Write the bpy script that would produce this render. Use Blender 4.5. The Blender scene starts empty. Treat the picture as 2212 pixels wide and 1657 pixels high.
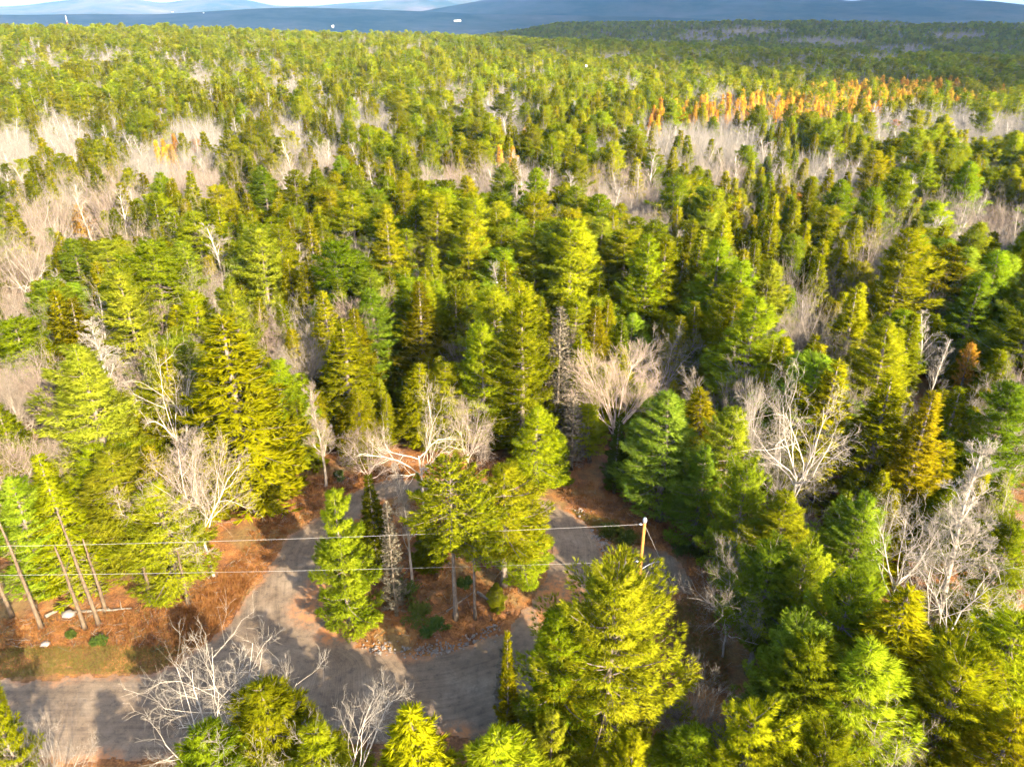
import bpy, math, random
import numpy as np
from mathutils import Vector

# ---------------------------------------------------------------- camera, sky, sun, exposure
sc = bpy.context.scene
COL = sc.collection
CAM_Z = 44.0
PITCH = math.radians(26.4)
cam_d = bpy.data.cameras.new('camera')
cam_d.sensor_width = 36.0
cam_d.lens = 36.0 * 1587.0 / 2212.0
cam_d.clip_start = 0.5
cam_d.clip_end = 40000.0
cam = bpy.data.objects.new('camera', cam_d)
cam.location = (0, 0, CAM_Z)
cam.rotation_euler = (math.pi / 2 - PITCH, 0, 0)
COL.objects.link(cam)
sc.camera = cam

SUN_EL = math.radians(27.0)
SUN_AZ = math.radians(142.0)          # measured from +Y towards +X: behind the camera, to its right
SUN = Vector((math.sin(SUN_AZ) * math.cos(SUN_EL), math.cos(SUN_AZ) * math.cos(SUN_EL), math.sin(SUN_EL)))
world = bpy.data.worlds.new('World')
sc.world = world
world.use_nodes = True
wn = world.node_tree
sky = wn.nodes.new('ShaderNodeTexSky')
sky.sky_type = 'NISHITA'
sky.sun_disc = False
sky.sun_elevation = SUN_EL
sky.sun_rotation = SUN_AZ
sky.air_density = 1.0
sky.dust_density = 3.0
sky.ozone_density = 0.4
bg = wn.nodes['Background']
bg.inputs['Strength'].default_value = 0.145
wn.links.new(sky.outputs['Color'], bg.inputs['Color'])

sun_d = bpy.data.lights.new('sun', 'SUN')
sun_d.energy = 5.0
sun_d.angle = math.radians(0.5)
sun_d.color = (1.0, 0.85, 0.62)
sun = bpy.data.objects.new('sun', sun_d)
sun.rotation_euler = SUN.to_track_quat('Z', 'Y').to_euler()
sun.location = (60, -60, 120)
COL.objects.link(sun)

sc.view_settings.view_transform = 'Standard'
sc.view_settings.look = 'None'
sc.view_settings.gamma = 1.0
sc.view_settings.exposure = 2.84
cy = sc.cycles
cy.max_bounces = 4
cy.diffuse_bounces = 2
cy.use_adaptive_sampling = True
cy.adaptive_threshold = 0.03
cy.glossy_bounces = 2
cy.transmission_bounces = 2
cy.transparent_max_bounces = 6
cy.volume_bounces = 1
cy.use_denoising = True
cy.caustics_reflective = False
cy.caustics_refractive = False

# ---------------------------------------------------------------- projection helpers (2212 x 1657 view of the photograph)
CP, SP = math.cos(PITCH), math.sin(PITCH)
FPX, CX, CY = 1587.0, 1106.0, 828.5


def ray(u, v):
    a, b = (u - CX) / FPX, (CY - v) / FPX
    return np.array([a, CP + b * SP, -SP + b * CP])


def onz(u, v, z=0.0):
    d = ray(u, v)
    t = (z - CAM_Z) / d[2]
    return d[0] * t, d[1] * t


def proj(x, y, z):
    dep = y * CP - (z - CAM_Z) * SP
    up = y * SP + (z - CAM_Z) * CP
    return CX + FPX * x / dep, CY - FPX * up / dep


# ---------------------------------------------------------------- noise
class VNoise:
    def __init__(self, seed):
        self.t = np.random.RandomState(seed).rand(256, 256)

    def __call__(self, x, y):
        x = np.asarray(x, float); y = np.asarray(y, float)
        xi, yi = np.floor(x).astype(int), np.floor(y).astype(int)
        fx, fy = x - xi, y - yi
        fx = fx * fx * (3 - 2 * fx); fy = fy * fy * (3 - 2 * fy)
        g = lambda i, j: self.t[i & 255, j & 255]
        a = g(xi, yi) * (1 - fx) + g(xi + 1, yi) * fx
        b = g(xi, yi + 1) * (1 - fx) + g(xi + 1, yi + 1) * fx
        return a * (1 - fy) + b * fy

    def fbm(self, x, y, o=4):
        s, a, n = 0.0, 0.5, 0.0
        for k in range(o):
            s = s + a * self(x * 2 ** k + 17.3 * k, y * 2 ** k + 9.1 * k); n += a; a *= .5
        return s / n


N1, N2, N3, N4 = VNoise(1), VNoise(2), VNoise(3), VNoise(4)


def sstep(a, b, x):
    t = np.clip((np.asarray(x, float) - a) / (b - a), 0, 1)
    return t * t * (3 - 2 * t)


# ---------------------------------------------------------------- mesh helpers
def mesh_np(name, V, F, mat, smooth=False):
    """F: (n,3) triangles or list of such; one material"""
    V = np.asarray(V, np.float32); F = np.asarray(F, np.int32)
    k = F.shape[1]
    m = bpy.data.meshes.new(name)
    m.vertices.add(len(V)); m.vertices.foreach_set('co', V.ravel())
    m.loops.add(F.size); m.loops.foreach_set('vertex_index', F.ravel())
    m.polygons.add(len(F))
    m.polygons.foreach_set('loop_start', np.arange(0, F.size, k, dtype=np.int32))
    m.polygons.foreach_set('loop_total', np.full(len(F), k, np.int32))
    if smooth:
        m.polygons.foreach_set('use_smooth', np.ones(len(F), bool))
    m.materials.append(mat)
    m.update(calc_edges=True)
    return m


def obj(name, mesh, parent=None, loc=None):
    o = bpy.data.objects.new(name, mesh)
    COL.objects.link(o)
    if parent is not None:
        o.parent = parent
    if loc is not None:
        o.location = loc
    return o


def tag(o, label, cat=None, group=None, kind=None):
    o['label'] = label
    if cat: o['category'] = cat
    if group: o['group'] = group
    if kind: o['kind'] = kind
    return o


def thing(name, label, cat, loc=(0, 0, 0), rz=0.0, group=None):
    o = bpy.data.objects.new(name, None)
    o.empty_display_size = 0.3
    COL.objects.link(o)
    o.location = loc; o.rotation_euler = (0, 0, rz)
    return tag(o, label, cat, group)


def norm(a):
    return a / np.maximum(np.linalg.norm(a, axis=-1, keepdims=True), 1e-9)


BENT = {}


class Geo:
    def __init__(self):
        self.V, self.F, self.n = [], [], 0
        self.N = []

    def add(self, V, F, N=None):
        V = np.asarray(V, float).reshape(-1, 3)
        self.N.append(np.zeros_like(V) if N is None else N)
        self.V.append(V); self.F.append(np.asarray(F, int).reshape(-1, 3) + self.n); self.n += len(V)

    def tubes(self, P0, P1, R0, R1, n=4, cap=False):
        P0 = np.asarray(P0, float).reshape(-1, 3); P1 = np.asarray(P1, float).reshape(-1, 3)
        m = len(P0)
        if m == 0: return
        R0 = np.broadcast_to(np.asarray(R0, float), (m,)); R1 = np.broadcast_to(np.asarray(R1, float), (m,))
        d = norm(P1 - P0)
        ref = np.where(np.abs(d[:, 2:3]) < .9, np.array([[0, 0, 1.]]), np.array([[1., 0, 0]]))
        a = norm(np.cross(d, ref)); b = np.cross(d, a)
        th = np.arange(n) * 2 * math.pi / n
        c, s = np.cos(th)[None, :, None], np.sin(th)[None, :, None]
        off = a[:, None] * c + b[:, None] * s
        V0 = P0[:, None] + off * R0[:, None, None]; V1 = P1[:, None] + off * R1[:, None, None]
        V = np.concatenate([V0, V1], 1)
        i = np.arange(n); j = (i + 1) % n
        q = np.concatenate([np.stack([i, j, j + n], 1), np.stack([i, j + n, i + n], 1)])
        if cap:
            q = np.concatenate([q, np.stack([np.full(n - 2, n), n + np.arange(1, n - 1), n + np.arange(2, n)], 1),
                                np.stack([np.full(n - 2, 0), np.arange(2, n), np.arange(1, n - 1)], 1)])
        F = q[None] + (np.arange(m) * 2 * n)[:, None, None]
        self.add(V, F)

    def path(self, pts, rads, n=6):
        """smooth-jointed tube along a polyline"""
        pts = np.asarray(pts, float); rads = np.asarray(rads, float)
        k = len(pts)
        d = norm(np.gradient(pts, axis=0))
        ref = np.array([0.31, 0.95, 0.02])
        a = norm(np.cross(d, ref)); b = np.cross(d, a)
        th = np.arange(n) * 2 * math.pi / n
        V = pts[:, None] + (a[:, None] * np.cos(th)[None, :, None] + b[:, None] * np.sin(th)[None, :, None]) * rads[:, None, None]
        i = np.arange(n); j = (i + 1) % n
        q = np.concatenate([np.stack([i, j, j + n], 1), np.stack([i, j + n, i + n], 1)])
        F = (q[None] + (np.arange(k - 1) * n)[:, None, None]).reshape(-1, 3)
        V = np.concatenate([V.reshape(-1, 3), pts[-1:], pts[:1]])
        e = k * n
        F = np.concatenate([F, np.stack([np.full(n, e), (k - 1) * n + i, (k - 1) * n + j], 1), np.stack([np.full(n, e + 1), j, i], 1)])
        self.add(V, F)

    def blades(self, P, D, L, W, rs, out=None):
        """one narrow triangle per point, root at P, pointing along D"""
        P = np.asarray(P, float); m = len(P)
        if m == 0: return
        D = norm(D)
        s = norm(np.cross(D, rs.normal(size=(m, 3))))
        L = np.broadcast_to(np.asarray(L, float), (m,))[:, None]; W = np.broadcast_to(np.asarray(W, float), (m,))[:, None]
        V = np.stack([P - s * W * .5, P + s * W * .5, P + D * L], 1)
        if out is None:
            self.add(V, np.arange(3 * m).reshape(m, 3)); return
        nr_ = norm(norm(out) * .60 + D * .60 + rs.normal(0, .42, (m, 3)))
        fl = (np.cross(V[:, 1] - V[:, 0], V[:, 2] - V[:, 0]) * nr_).sum(1) < 0
        V[fl] = V[fl][:, [1, 0, 2]]
        self.add(V, np.arange(3 * m).reshape(m, 3), np.repeat(nr_, 3, 0))

    def box(self, c, half, rz=0.0):
        x, y, z = half
        V = np.array([[-x, -y, -z], [x, -y, -z], [x, y, -z], [-x, y, -z], [-x, -y, z], [x, -y, z], [x, y, z], [-x, y, z]], float)
        cr, sr = math.cos(rz), math.sin(rz)
        V = np.stack([V[:, 0] * cr - V[:, 1] * sr, V[:, 0] * sr + V[:, 1] * cr, V[:, 2]], 1) + np.asarray(c, float)
        self.add(V, [[0, 2, 1], [0, 3, 2], [4, 5, 6], [4, 6, 7], [0, 1, 5], [0, 5, 4], [1, 2, 6], [1, 6, 5], [2, 3, 7], [2, 7, 6], [3, 0, 4], [3, 4, 7]])

    def mesh(self, name, mat, smooth=False):
        N = np.concatenate(self.N)
        bent = bool(np.abs(N).max() > 0)
        me = mesh_np(name, np.concatenate(self.V), np.concatenate(self.F), mat, smooth or bent)
        if bent:
            me.normals_split_custom_set_from_vertices(N.tolist())
            BENT[me.name] = N
        return me


# ---------------------------------------------------------------- materials
def new_mat(name):
    m = bpy.data.materials.new(name); m.use_nodes = True
    nt = m.node_tree; nt.nodes.clear()
    out = nt.nodes.new('ShaderNodeOutputMaterial')
    return m, nt, out


def nd(nt, t, **kw):
    n = nt.nodes.new(t)
    for k, v in kw.items():
        if k in n.inputs: n.inputs[k].default_value = v
        else: setattr(n, k, v)
    return n


def mixc(nt, fac, a, b, blend='MIX'):
    n = nt.nodes.new('ShaderNodeMix'); n.data_type = 'RGBA'; n.blend_type = blend
    for i, v in ((0, fac), (6, a), (7, b)):
        if hasattr(v, 'is_linked'): nt.links.new(v, n.inputs[i])
        elif i == 0: n.inputs[0].default_value = v
        else: n.inputs[i].default_value = (*v, 1)
    return n.outputs[2]


def noise(nt, vec, scale, detail=3.0, rough=.55):
    n = nt.nodes.new('ShaderNodeTexNoise')
    n.inputs['Scale'].default_value = scale; n.inputs['Detail'].default_value = detail; n.inputs['Roughness'].default_value = rough
    if vec is not None: nt.links.new(vec, n.inputs['Vector'])
    return n.outputs['Fac']


def ramp(nt, fac, stops):
    r = nt.nodes.new('ShaderNodeValToRGB')
    e = r.color_ramp.elements
    while len(e) < len(stops): e.new(0.5)
    for q, (p, c) in zip(e, stops):
        q.position = p
        q.color = (*c, 1) if not isinstance(c, (int, float)) else (c, c, c, 1)
    nt.links.new(fac, r.inputs['Fac'])
    return r.outputs['Color']


def foliage_mat(name, c1, c2, trans=0.35, hue=.03, val=.3, scale=.6):
    m, nt, out = new_mat(name)
    tc = nd(nt, 'ShaderNodeTexCoord'); oi = nd(nt, 'ShaderNodeObjectInfo')
    f = ramp(nt, noise(nt, tc.outputs['Object'], scale, 3, .6), [(.35, 0.0), (.65, 1.0)])
    c = mixc(nt, f, c1, c2)
    c = mixc(nt, 1.0, c, oi.outputs['Color'], 'MULTIPLY')
    mr = nd(nt, 'ShaderNodeMapRange'); nt.links.new(oi.outputs['Random'], mr.inputs['Value'])
    mr.inputs['To Min'].default_value = .5 - hue; mr.inputs['To Max'].default_value = .5 + hue
    mv = nd(nt, 'ShaderNodeMath', operation='MULTIPLY'); nt.links.new(oi.outputs['Random'], mv.inputs[0]); mv.inputs[1].default_value = 7.31
    fr = nd(nt, 'ShaderNodeMath', operation='FRACT'); nt.links.new(mv.outputs[0], fr.inputs[0])
    mv2 = nd(nt, 'ShaderNodeMapRange'); nt.links.new(fr.outputs[0], mv2.inputs['Value'])
    mv2.inputs['To Min'].default_value = 1 - val; mv2.inputs['To Max'].default_value = 1 + val
    hs = nd(nt, 'ShaderNodeHueSaturation')
    nt.links.new(mr.outputs[0], hs.inputs['Hue']); nt.links.new(mv2.outputs[0], hs.inputs['Value']); nt.links.new(c, hs.inputs['Color'])
    d = nd(nt, 'ShaderNodeBsdfDiffuse'); t = nd(nt, 'ShaderNodeBsdfTranslucent')
    nt.links.new(hs.outputs['Color'], d.inputs['Color']); nt.links.new(hs.outputs['Color'], t.inputs['Color'])
    mx = nd(nt, 'ShaderNodeMixShader'); mx.inputs[0].default_value = trans
    nt.links.new(d.outputs[0], mx.inputs[1]); nt.links.new(t.outputs[0], mx.inputs[2]); nt.links.new(mx.outputs[0], out.inputs['Surface'])
    return m


def bark_mat(name, c1, c2, scale=6.0, tint=True):
    m, nt, out = new_mat(name)
    tc = nd(nt, 'ShaderNodeTexCoord')
    mp = nd(nt, 'ShaderNodeMapping'); mp.inputs['Scale'].default_value = (1, 1, .35); nt.links.new(tc.outputs['Object'], mp.inputs['Vector'])
    f = ramp(nt, noise(nt, mp.outputs[0], scale, 4, .65), [(.38, 0.0), (.62, 1.0)])
    c = mixc(nt, f, c1, c2)
    if tint:
        oi = nd(nt, 'ShaderNodeObjectInfo'); c = mixc(nt, 1.0, c, oi.outputs['Color'], 'MULTIPLY')
    b = nd(nt, 'ShaderNodeBsdfPrincipled'); b.inputs['Roughness'].default_value = .85; b.inputs['Specular IOR Level'].default_value = .2
    nt.links.new(c, b.inputs['Base Color']); nt.links.new(b.outputs[0], out.inputs['Surface'])
    return m


def plain_mat(name, c, rough=.7, metal=0.0, c2=None, scale=8.0):
    m, nt, out = new_mat(name)
    b = nd(nt, 'ShaderNodeBsdfPrincipled'); b.inputs['Roughness'].default_value = rough; b.inputs['Metallic'].default_value = metal
    tc = nd(nt, 'ShaderNodeTexCoord')
    f = noise(nt, tc.outputs['Object'], scale, 4, .6)
    nt.links.new(mixc(nt, ramp(nt, f, [(.35, 0.0), (.65, 1.0)]), c, c2 or tuple(x * .75 for x in c)), b.inputs['Base Color'])
    nt.links.new(b.outputs[0], out.inputs['Surface'])
    return m


M_PINE = foliage_mat('pine_needles', (.134, .164, .004), (.226, .238, .008), .46, .022, .34, .9)
M_SPRUCE = foliage_mat('spruce_needles', (.130, .136, .003), (.206, .198, .005), .44, .016, .34, .9)
M_FIR = foliage_mat('fir_needles', (.108, .122, .003), (.176, .174, .005), .44, .02, .34, .9)
M_LARCH = foliage_mat('larch_needles', (.40, .20, .012), (.48, .29, .03), .35, .02, .25, .6)
M_RUST = foliage_mat('russet_leaves', (.28, .105, .018), (.34, .17, .03), .35, .02, .25, .6)
M_BUSH = foliage_mat('bush_leaves', (.042, .066, .012), (.075, .095, .016), .35, .03, .25, 1.0)
M_LICHEN = foliage_mat('lichen', (.125, .115, .085), (.20, .185, .145), .15, .01, .1, 1.0)
M_BRACKEN = foliage_mat('bracken_fronds', (.12, .052, .016), (.20, .10, .032), .30, .015, .2, 1.2)
M_GRASS = foliage_mat('dry_grass', (.10, .072, .022), (.095, .082, .02), .30, .02, .2, .8)
M_BARK = bark_mat('conifer_bark', (.085, .066, .052), (.15, .122, .098))
M_PALE = bark_mat('pale_bark', (.185, .168, .148), (.32, .298, .265), 3.0)
M_TWIG = bark_mat('twig_bark', (.130, .117, .102), (.205, .187, .162), 1.0)
M_WOOD = bark_mat('pole_wood', (.20, .085, .018), (.30, .135, .03), 9.0, False)
M_METAL = plain_mat('galvanised_metal', (.45, .47, .50), .45, .6)
M_WIRE = plain_mat('wire_aluminium', (.21, .20, .19), .5, .0)
M_WHITE = plain_mat('white_paint', (.62, .62, .60), .6, 0, (.55, .55, .54))
M_ROOF = plain_mat('slate_roof', (.07, .08, .10), .7)
M_GLASS = plain_mat('window_glass', (.04, .06, .09), .15)
M_STONE = plain_mat('fieldstone', (.075, .062, .054), .85, 0, (.16, .137, .12), .5)
M_LOG = bark_mat('weathered_log', (.10, .082, .063), (.165, .142, .112), 5.0)
M_RED = plain_mat('red_paint', (.5, .06, .04), .6)


# ---------------------------------------------------------------- road layout (plan of the loop, traced on the ground plane)
def gpoly(pts):
    return np.array([onz(u, v) for u, v in pts])


ROAD_OUT = gpoly([(-260, 1478), (-100, 1474), (0, 1470), (169, 1462), (295, 1460), (346, 1452), (400, 1418), (455, 1384), (506, 1329), (543, 1270),
                  (577, 1232), (602, 1182), (624, 1157), (657, 1135), (691, 1110), (720, 1085), (760, 1062), (825, 1040), (900, 1032), (1000, 1030),
                  (1070, 1038), (1123, 1053), (1165, 1068), (1207, 1089), (1253, 1123), (1283, 1148), (1304, 1186), (1312, 1215), (1332, 1228),
                  (1345, 1200), (1365, 1183), (1400, 1178), (1440, 1188), (1475, 1215), (1495, 1260), (1490, 1285), (1440, 1290), (1395, 1296),
                  (1340, 1340), (1310, 1420), (1280, 1490), (1220, 1555), (1140, 1582), (1060, 1592), (985, 1598), (900, 1604), (700, 1620),
                  (400, 1640), (200, 1646), (0, 1644), (-120, 1642), (-300, 1640)])
ISLAND = gpoly([(730, 1273), (740, 1329), (754, 1361), (780, 1391), (820, 1403), (890, 1415), (960, 1407), (1030, 1385), (1076, 1369), (1120, 1330),
                (1160, 1280), (1182, 1230), (1186, 1180), (1165, 1130), (1120, 1097), (1050, 1078), (950, 1068), (860, 1076), (800, 1100), (752, 1150), (728, 1200)])


def sdist(P, poly):
    P = np.asarray(P, float)
    d2 = np.full(len(P), 1e18); ins = np.zeros(len(P), bool)
    A = poly; B = np.roll(poly, -1, 0)
    for a, b in zip(A, B):
        e = b - a
        w = P - a
        t = np.clip((w @ e) / max(e @ e, 1e-9), 0, 1)
        q = w - t[:, None] * e
        d2 = np.minimum(d2, (q * q).sum(1))
        c = (a[1] > P[:, 1]) != (b[1] > P[:, 1])
        ey = e[1] if abs(e[1]) > 1e-12 else 1e-12
        ins ^= c & (P[:, 0] < e[0] * (P[:, 1] - a[1]) / ey + a[0])
    d = np.sqrt(d2)
    return np.where(ins, -d, d)


def road_sd(P):
    return np.maximum(sdist(P, ROAD_OUT), -sdist(P, ISLAND))


# ---------------------------------------------------------------- terrain
def terrain_far(x, y):
    r = np.hypot(x, y); a = np.degrees(np.arctan2(x, y))
    za = np.interp(a, [-60, -36, -20, -5, 2, 10, 18, 36, 60], [26, 25, 21.5, 17, 13, 8, 5, 2, 2])
    crest = np.interp(a, [-40, 0, 40], [820, 700, 620])
    up = sstep(140, 1, r * 0 + 1) * 0 + sstep(120, crest, r)
    down = sstep(crest, crest + 520, r)
    base = za * up * (1 - down) - 22 * down
    rb = np.interp(a, [-8, -3, 3, 10, 40], [0, 6, 17, 22, 17])
    ridge = (rb + 22 * (rb > 0) * np.clip(rb / 17, 0, 1)) * np.exp(-((r - 1750) / 480.0) ** 2)
    back = -6 * sstep(2300, 4000, r)
    und = (N1.fbm(x / 160 + 50, y / 160 + 50, 3) - .5) * 9 * sstep(110, 420, r) * (1 - .4 * sstep(1500, 3000, r))
    return base + ridge + back + und


def hz(x, y):
    x = np.atleast_1d(np.asarray(x, float)); y = np.atleast_1d(np.asarray(y, float))
    z = terrain_far(x, y)
    near = (np.hypot(x, y) < 130)
    if near.any():
        P = np.stack([x[near], y[near]], 1)
        d = road_sd(P)
        bump = (N2.fbm(P[:, 0] / 2.2, P[:, 1] / 2.2, 3) - .5) * .30 + (N3(P[:, 0] / 9, P[:, 1] / 9) - .35) * .55
        zz = -0.05 + sstep(0.0, 2.6, d) * (.22 + bump)
        z[near] += zz
    return z


def hz1(x, y):
    return float(hz(x, y)[0])


az = np.radians(np.concatenate([np.arange(-180, -46, 4.0), np.arange(-46, 46, .4), np.arange(46, 180, 4.0)]))
rr = np.concatenate([[.5, 4, 10, 16, 20], np.arange(22, 92, .42), np.geomspace(92, 2600, 130)[0:], np.geomspace(2700, 16000, 26)])
RR, AA = np.meshgrid(rr, az, indexing='ij')
GX, GY = RR * np.sin(AA), RR * np.cos(AA)
GZ = hz(GX.ravel(), GY.ravel())
nr, na = RR.shape
V = np.stack([GX.ravel(), GY.ravel(), GZ], 1)
i, j = np.meshgrid(np.arange(nr - 1), np.arange(na), indexing='ij')
j2 = (j + 1) % na
F = np.stack([(i * na + j).ravel(), (i * na + j2).ravel(), ((i + 1) * na + j2).ravel(), ((i + 1) * na + j).ravel()], 1)[:, ::-1]

m, nt, out = new_mat('forest_floor')
geo = nd(nt, 'ShaderNodeNewGeometry'); P = geo.outputs['Position']
litter = ramp(nt, noise(nt, P, .55, 6, .7), [(.30, (.055, .028, .014)), (.45, (.115, .052, .022)), (.56, (.185, .078, .024)), (.72, (.22, .118, .046))])
fine = ramp(nt, noise(nt, P, 7.0, 5, .75), [(.30, .45), (.5, .95), (.7, 1.5)])
litter = mixc(nt, 1.0, litter, fine, 'MULTIPLY')
grass = ramp(nt, noise(nt, P, 3.0, 5, .75), [(.35, (.07, .046, .02)), (.65, (.135, .095, .036))])
soil = mixc(nt, ramp(nt, noise(nt, P, .13, 4, .6), [(.50, 0.0), (.60, .8)]), litter, grass)
ln = nd(nt, 'ShaderNodeVectorMath', operation='LENGTH'); nt.links.new(P, ln.inputs[0])
mr = nd(nt, 'ShaderNodeMapRange'); nt.links.new(ln.outputs['Value'], mr.inputs['Value'])
mr.inputs['From Min'].default_value = 110; mr.inputs['From Max'].default_value = 260
canopy = ramp(nt, noise(nt, P, .03, 8, .75), [(.34, (.022, .036, .016)), (.50, (.035, .052, .018)), (.60, (.06, .062, .03)), (.70, (.17, .125, .095))])
col = mixc(nt, mr.outputs[0], soil, canopy)
b = nd(nt, 'ShaderNodeBsdfPrincipled'); b.inputs['Roughness'].default_value = .95; b.inputs['Specular IOR Level'].default_value = .1
nt.links.new(col, b.inputs['Base Color'])
bp = nd(nt, 'ShaderNodeBump'); bp.inputs['Strength'].default_value = .9; bp.inputs['Distance'].default_value = .08
nt.links.new(noise(nt, P, 9.0, 5, .7), bp.inputs['Height']); nt.links.new(bp.outputs[0], b.inputs['Normal'])
nt.links.new(b.outputs[0], out.inputs['Surface'])
M_GROUND = m
ground = obj('ground', mesh_np('ground', V, F, M_GROUND, True))
tag(ground, 'leaf-strewn forest floor and land running out to the mountains', kind='structure')

# the road sheet
RES = .16
gx = np.arange(-62, 30, RES); gy = np.arange(27, 80, RES)
QX, QY = np.meshgrid(gx, gy, indexing='xy')
PQ = np.stack([QX.ravel(), QY.ravel()], 1)
sd = road_sd(PQ) + (N2.fbm(PQ[:, 0] / 1.1, PQ[:, 1] / 1.1, 4) - .5) * 1.3
keep = (sd < 0).reshape(QX.shape)
cell = keep[:-1, :-1] & keep[1:, :-1] & keep[:-1, 1:] & keep[1:, 1:]
ci, cj = np.nonzero(cell)
w = QX.shape[1]
quads = np.stack([ci * w + cj, ci * w + cj + 1, (ci + 1) * w + cj + 1, (ci + 1) * w + cj], 1)
used, inv = np.unique(quads, return_inverse=True)
rp = PQ[used]
ruts = (N3.fbm(rp[:, 0] / .9, rp[:, 1] / .9, 3) - .5) * .035
groundz = hz(rp[:, 0], rp[:, 1])
rz_ = np.maximum(.012 + ruts + .05 * sstep(0, 2.2, -sd[used]), groundz + .012)
m, nt, out = new_mat('gravel_road')
geo = nd(nt, 'ShaderNodeNewGeometry'); P = geo.outputs['Position']
at = nd(nt, 'ShaderNodeAttribute', attribute_name='along')
base = ramp(nt, noise(nt, P, .35, 5, .6), [(.30, (.072, .051, .034)), (.55, (.104, .077, .053)), (.75, (.142, .110, .078))])
mp = nd(nt, 'ShaderNodeMapping'); mp.inputs['Scale'].default_value = (.10, 3.2, 1); nt.links.new(at.outputs['Vector'], mp.inputs['Vector'])
tracks = ramp(nt, noise(nt, mp.outputs[0], 1.0, 5, .65), [(.32, .72), (.47, .97), (.62, 1.14)])
base = mixc(nt, .9, base, tracks, 'MULTIPLY')
base = mixc(nt, .85, base, ramp(nt, noise(nt, P, 1.7, 6, .72), [(.34, .62), (.48, 1.0), (.66, 1.18)]), 'MULTIPLY')
gr = ramp(nt, noise(nt, P, 16.0, 4, .8), [(.30, .62), (.5, 1.0), (.72, 1.45)])
base = mixc(nt, .8, base, gr, 'MULTIPLY')
clay = nd(nt, 'ShaderNodeAttribute', attribute_name='clay')
cm = nd(nt, 'ShaderNodeMath', operation='MULTIPLY'); nt.links.new(clay.outputs['Fac'], cm.inputs[0])
nt.links.new(ramp(nt, noise(nt, P, 1.4, 6, .75), [(.40, 0.0), (.58, 1.0)]), cm.inputs[1])
base = mixc(nt, cm.outputs[0], base, (.24, .10, .035))
b = nd(nt, 'ShaderNodeBsdfPrincipled'); b.inputs['Roughness'].default_value = .9; b.inputs['Specular IOR Level'].default_value = .2
nt.links.new(base, b.inputs['Base Color'])
bp = nd(nt, 'ShaderNodeBump'); bp.inputs['Strength'].default_value = .6; bp.inputs['Distance'].default_value = .04
nt.links.new(noise(nt, P, 14.0, 4, .7), bp.inputs['Height']); nt.links.new(bp.outputs[0], b.inputs['Normal'])
nt.links.new(b.outputs[0], out.inputs['Surface'])
M_ROAD = m
rm = mesh_np('road', np.stack([rp[:, 0], rp[:, 1], rz_], 1), inv.reshape(-1, 4), M_ROAD, True)
# along-the-road coordinates: distance from the outer edge gives the streaks their direction
so = -sdist(rp, ROAD_OUT)
isl_c = ISLAND.mean(0)
ang = np.arctan2(rp[:, 1] - isl_c[1], rp[:, 0] - isl_c[0]) * 13
mainw = sstep(-8, -22, rp[:, 0]) * sstep(44, 40, rp[:, 1])
alng = ang * (1 - mainw) + rp[:, 0] * mainw
acr = sdist(rp, ISLAND) * (1 - mainw) + rp[:, 1] * mainw
a_ = rm.attributes.new('along', 'FLOAT_VECTOR', 'POINT')
a_.data.foreach_set('vector', np.stack([alng, acr, np.zeros(len(rp))], 1).astype(np.float32).ravel())
cl = np.zeros(len(rp))
for (u, v, R) in ((690, 1310, 2.6), (700, 1270, 2.0), (1215, 1290, 2.8), (1190, 1335, 2.2), (985, 1600, 1.6), (720, 1365, 1.6), (210, 1648, 1.2), (1330, 1235, 1.6)):
    c = np.array(onz(u, v)); cl = np.maximum(cl, 1 - sstep(R * .4, R * 1.3, np.hypot(*(rp - c).T)))
cl = np.maximum(cl, .55 * (1 - sstep(.1, .8, -sd[used])))
a_ = rm.attributes.new('clay', 'FLOAT', 'POINT'); a_.data.foreach_set('value', cl.astype(np.float32))
tag(obj('road', rm), 'grey-brown gravel road looping around the wooded island', kind='structure')

# ---------------------------------------------------------------- mountains
m, nt, out = new_mat('mountain_forest')
geo = nd(nt, 'ShaderNodeNewGeometry'); P = geo.outputs['Position']
c = ramp(nt, noise(nt, P, .0016, 9, .68), [(.38, (.022, .032, .024)), (.50, (.050, .052, .040)), (.62, (.075, .066, .060)), (.74, (.14, .12, .11))])
d = nd(nt, 'ShaderNodeBsdfDiffuse'); nt.links.new(c, d.inputs['Color']); nt.links.new(d.outputs[0], out.inputs['Surface'])
M_MOUNT = m


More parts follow.
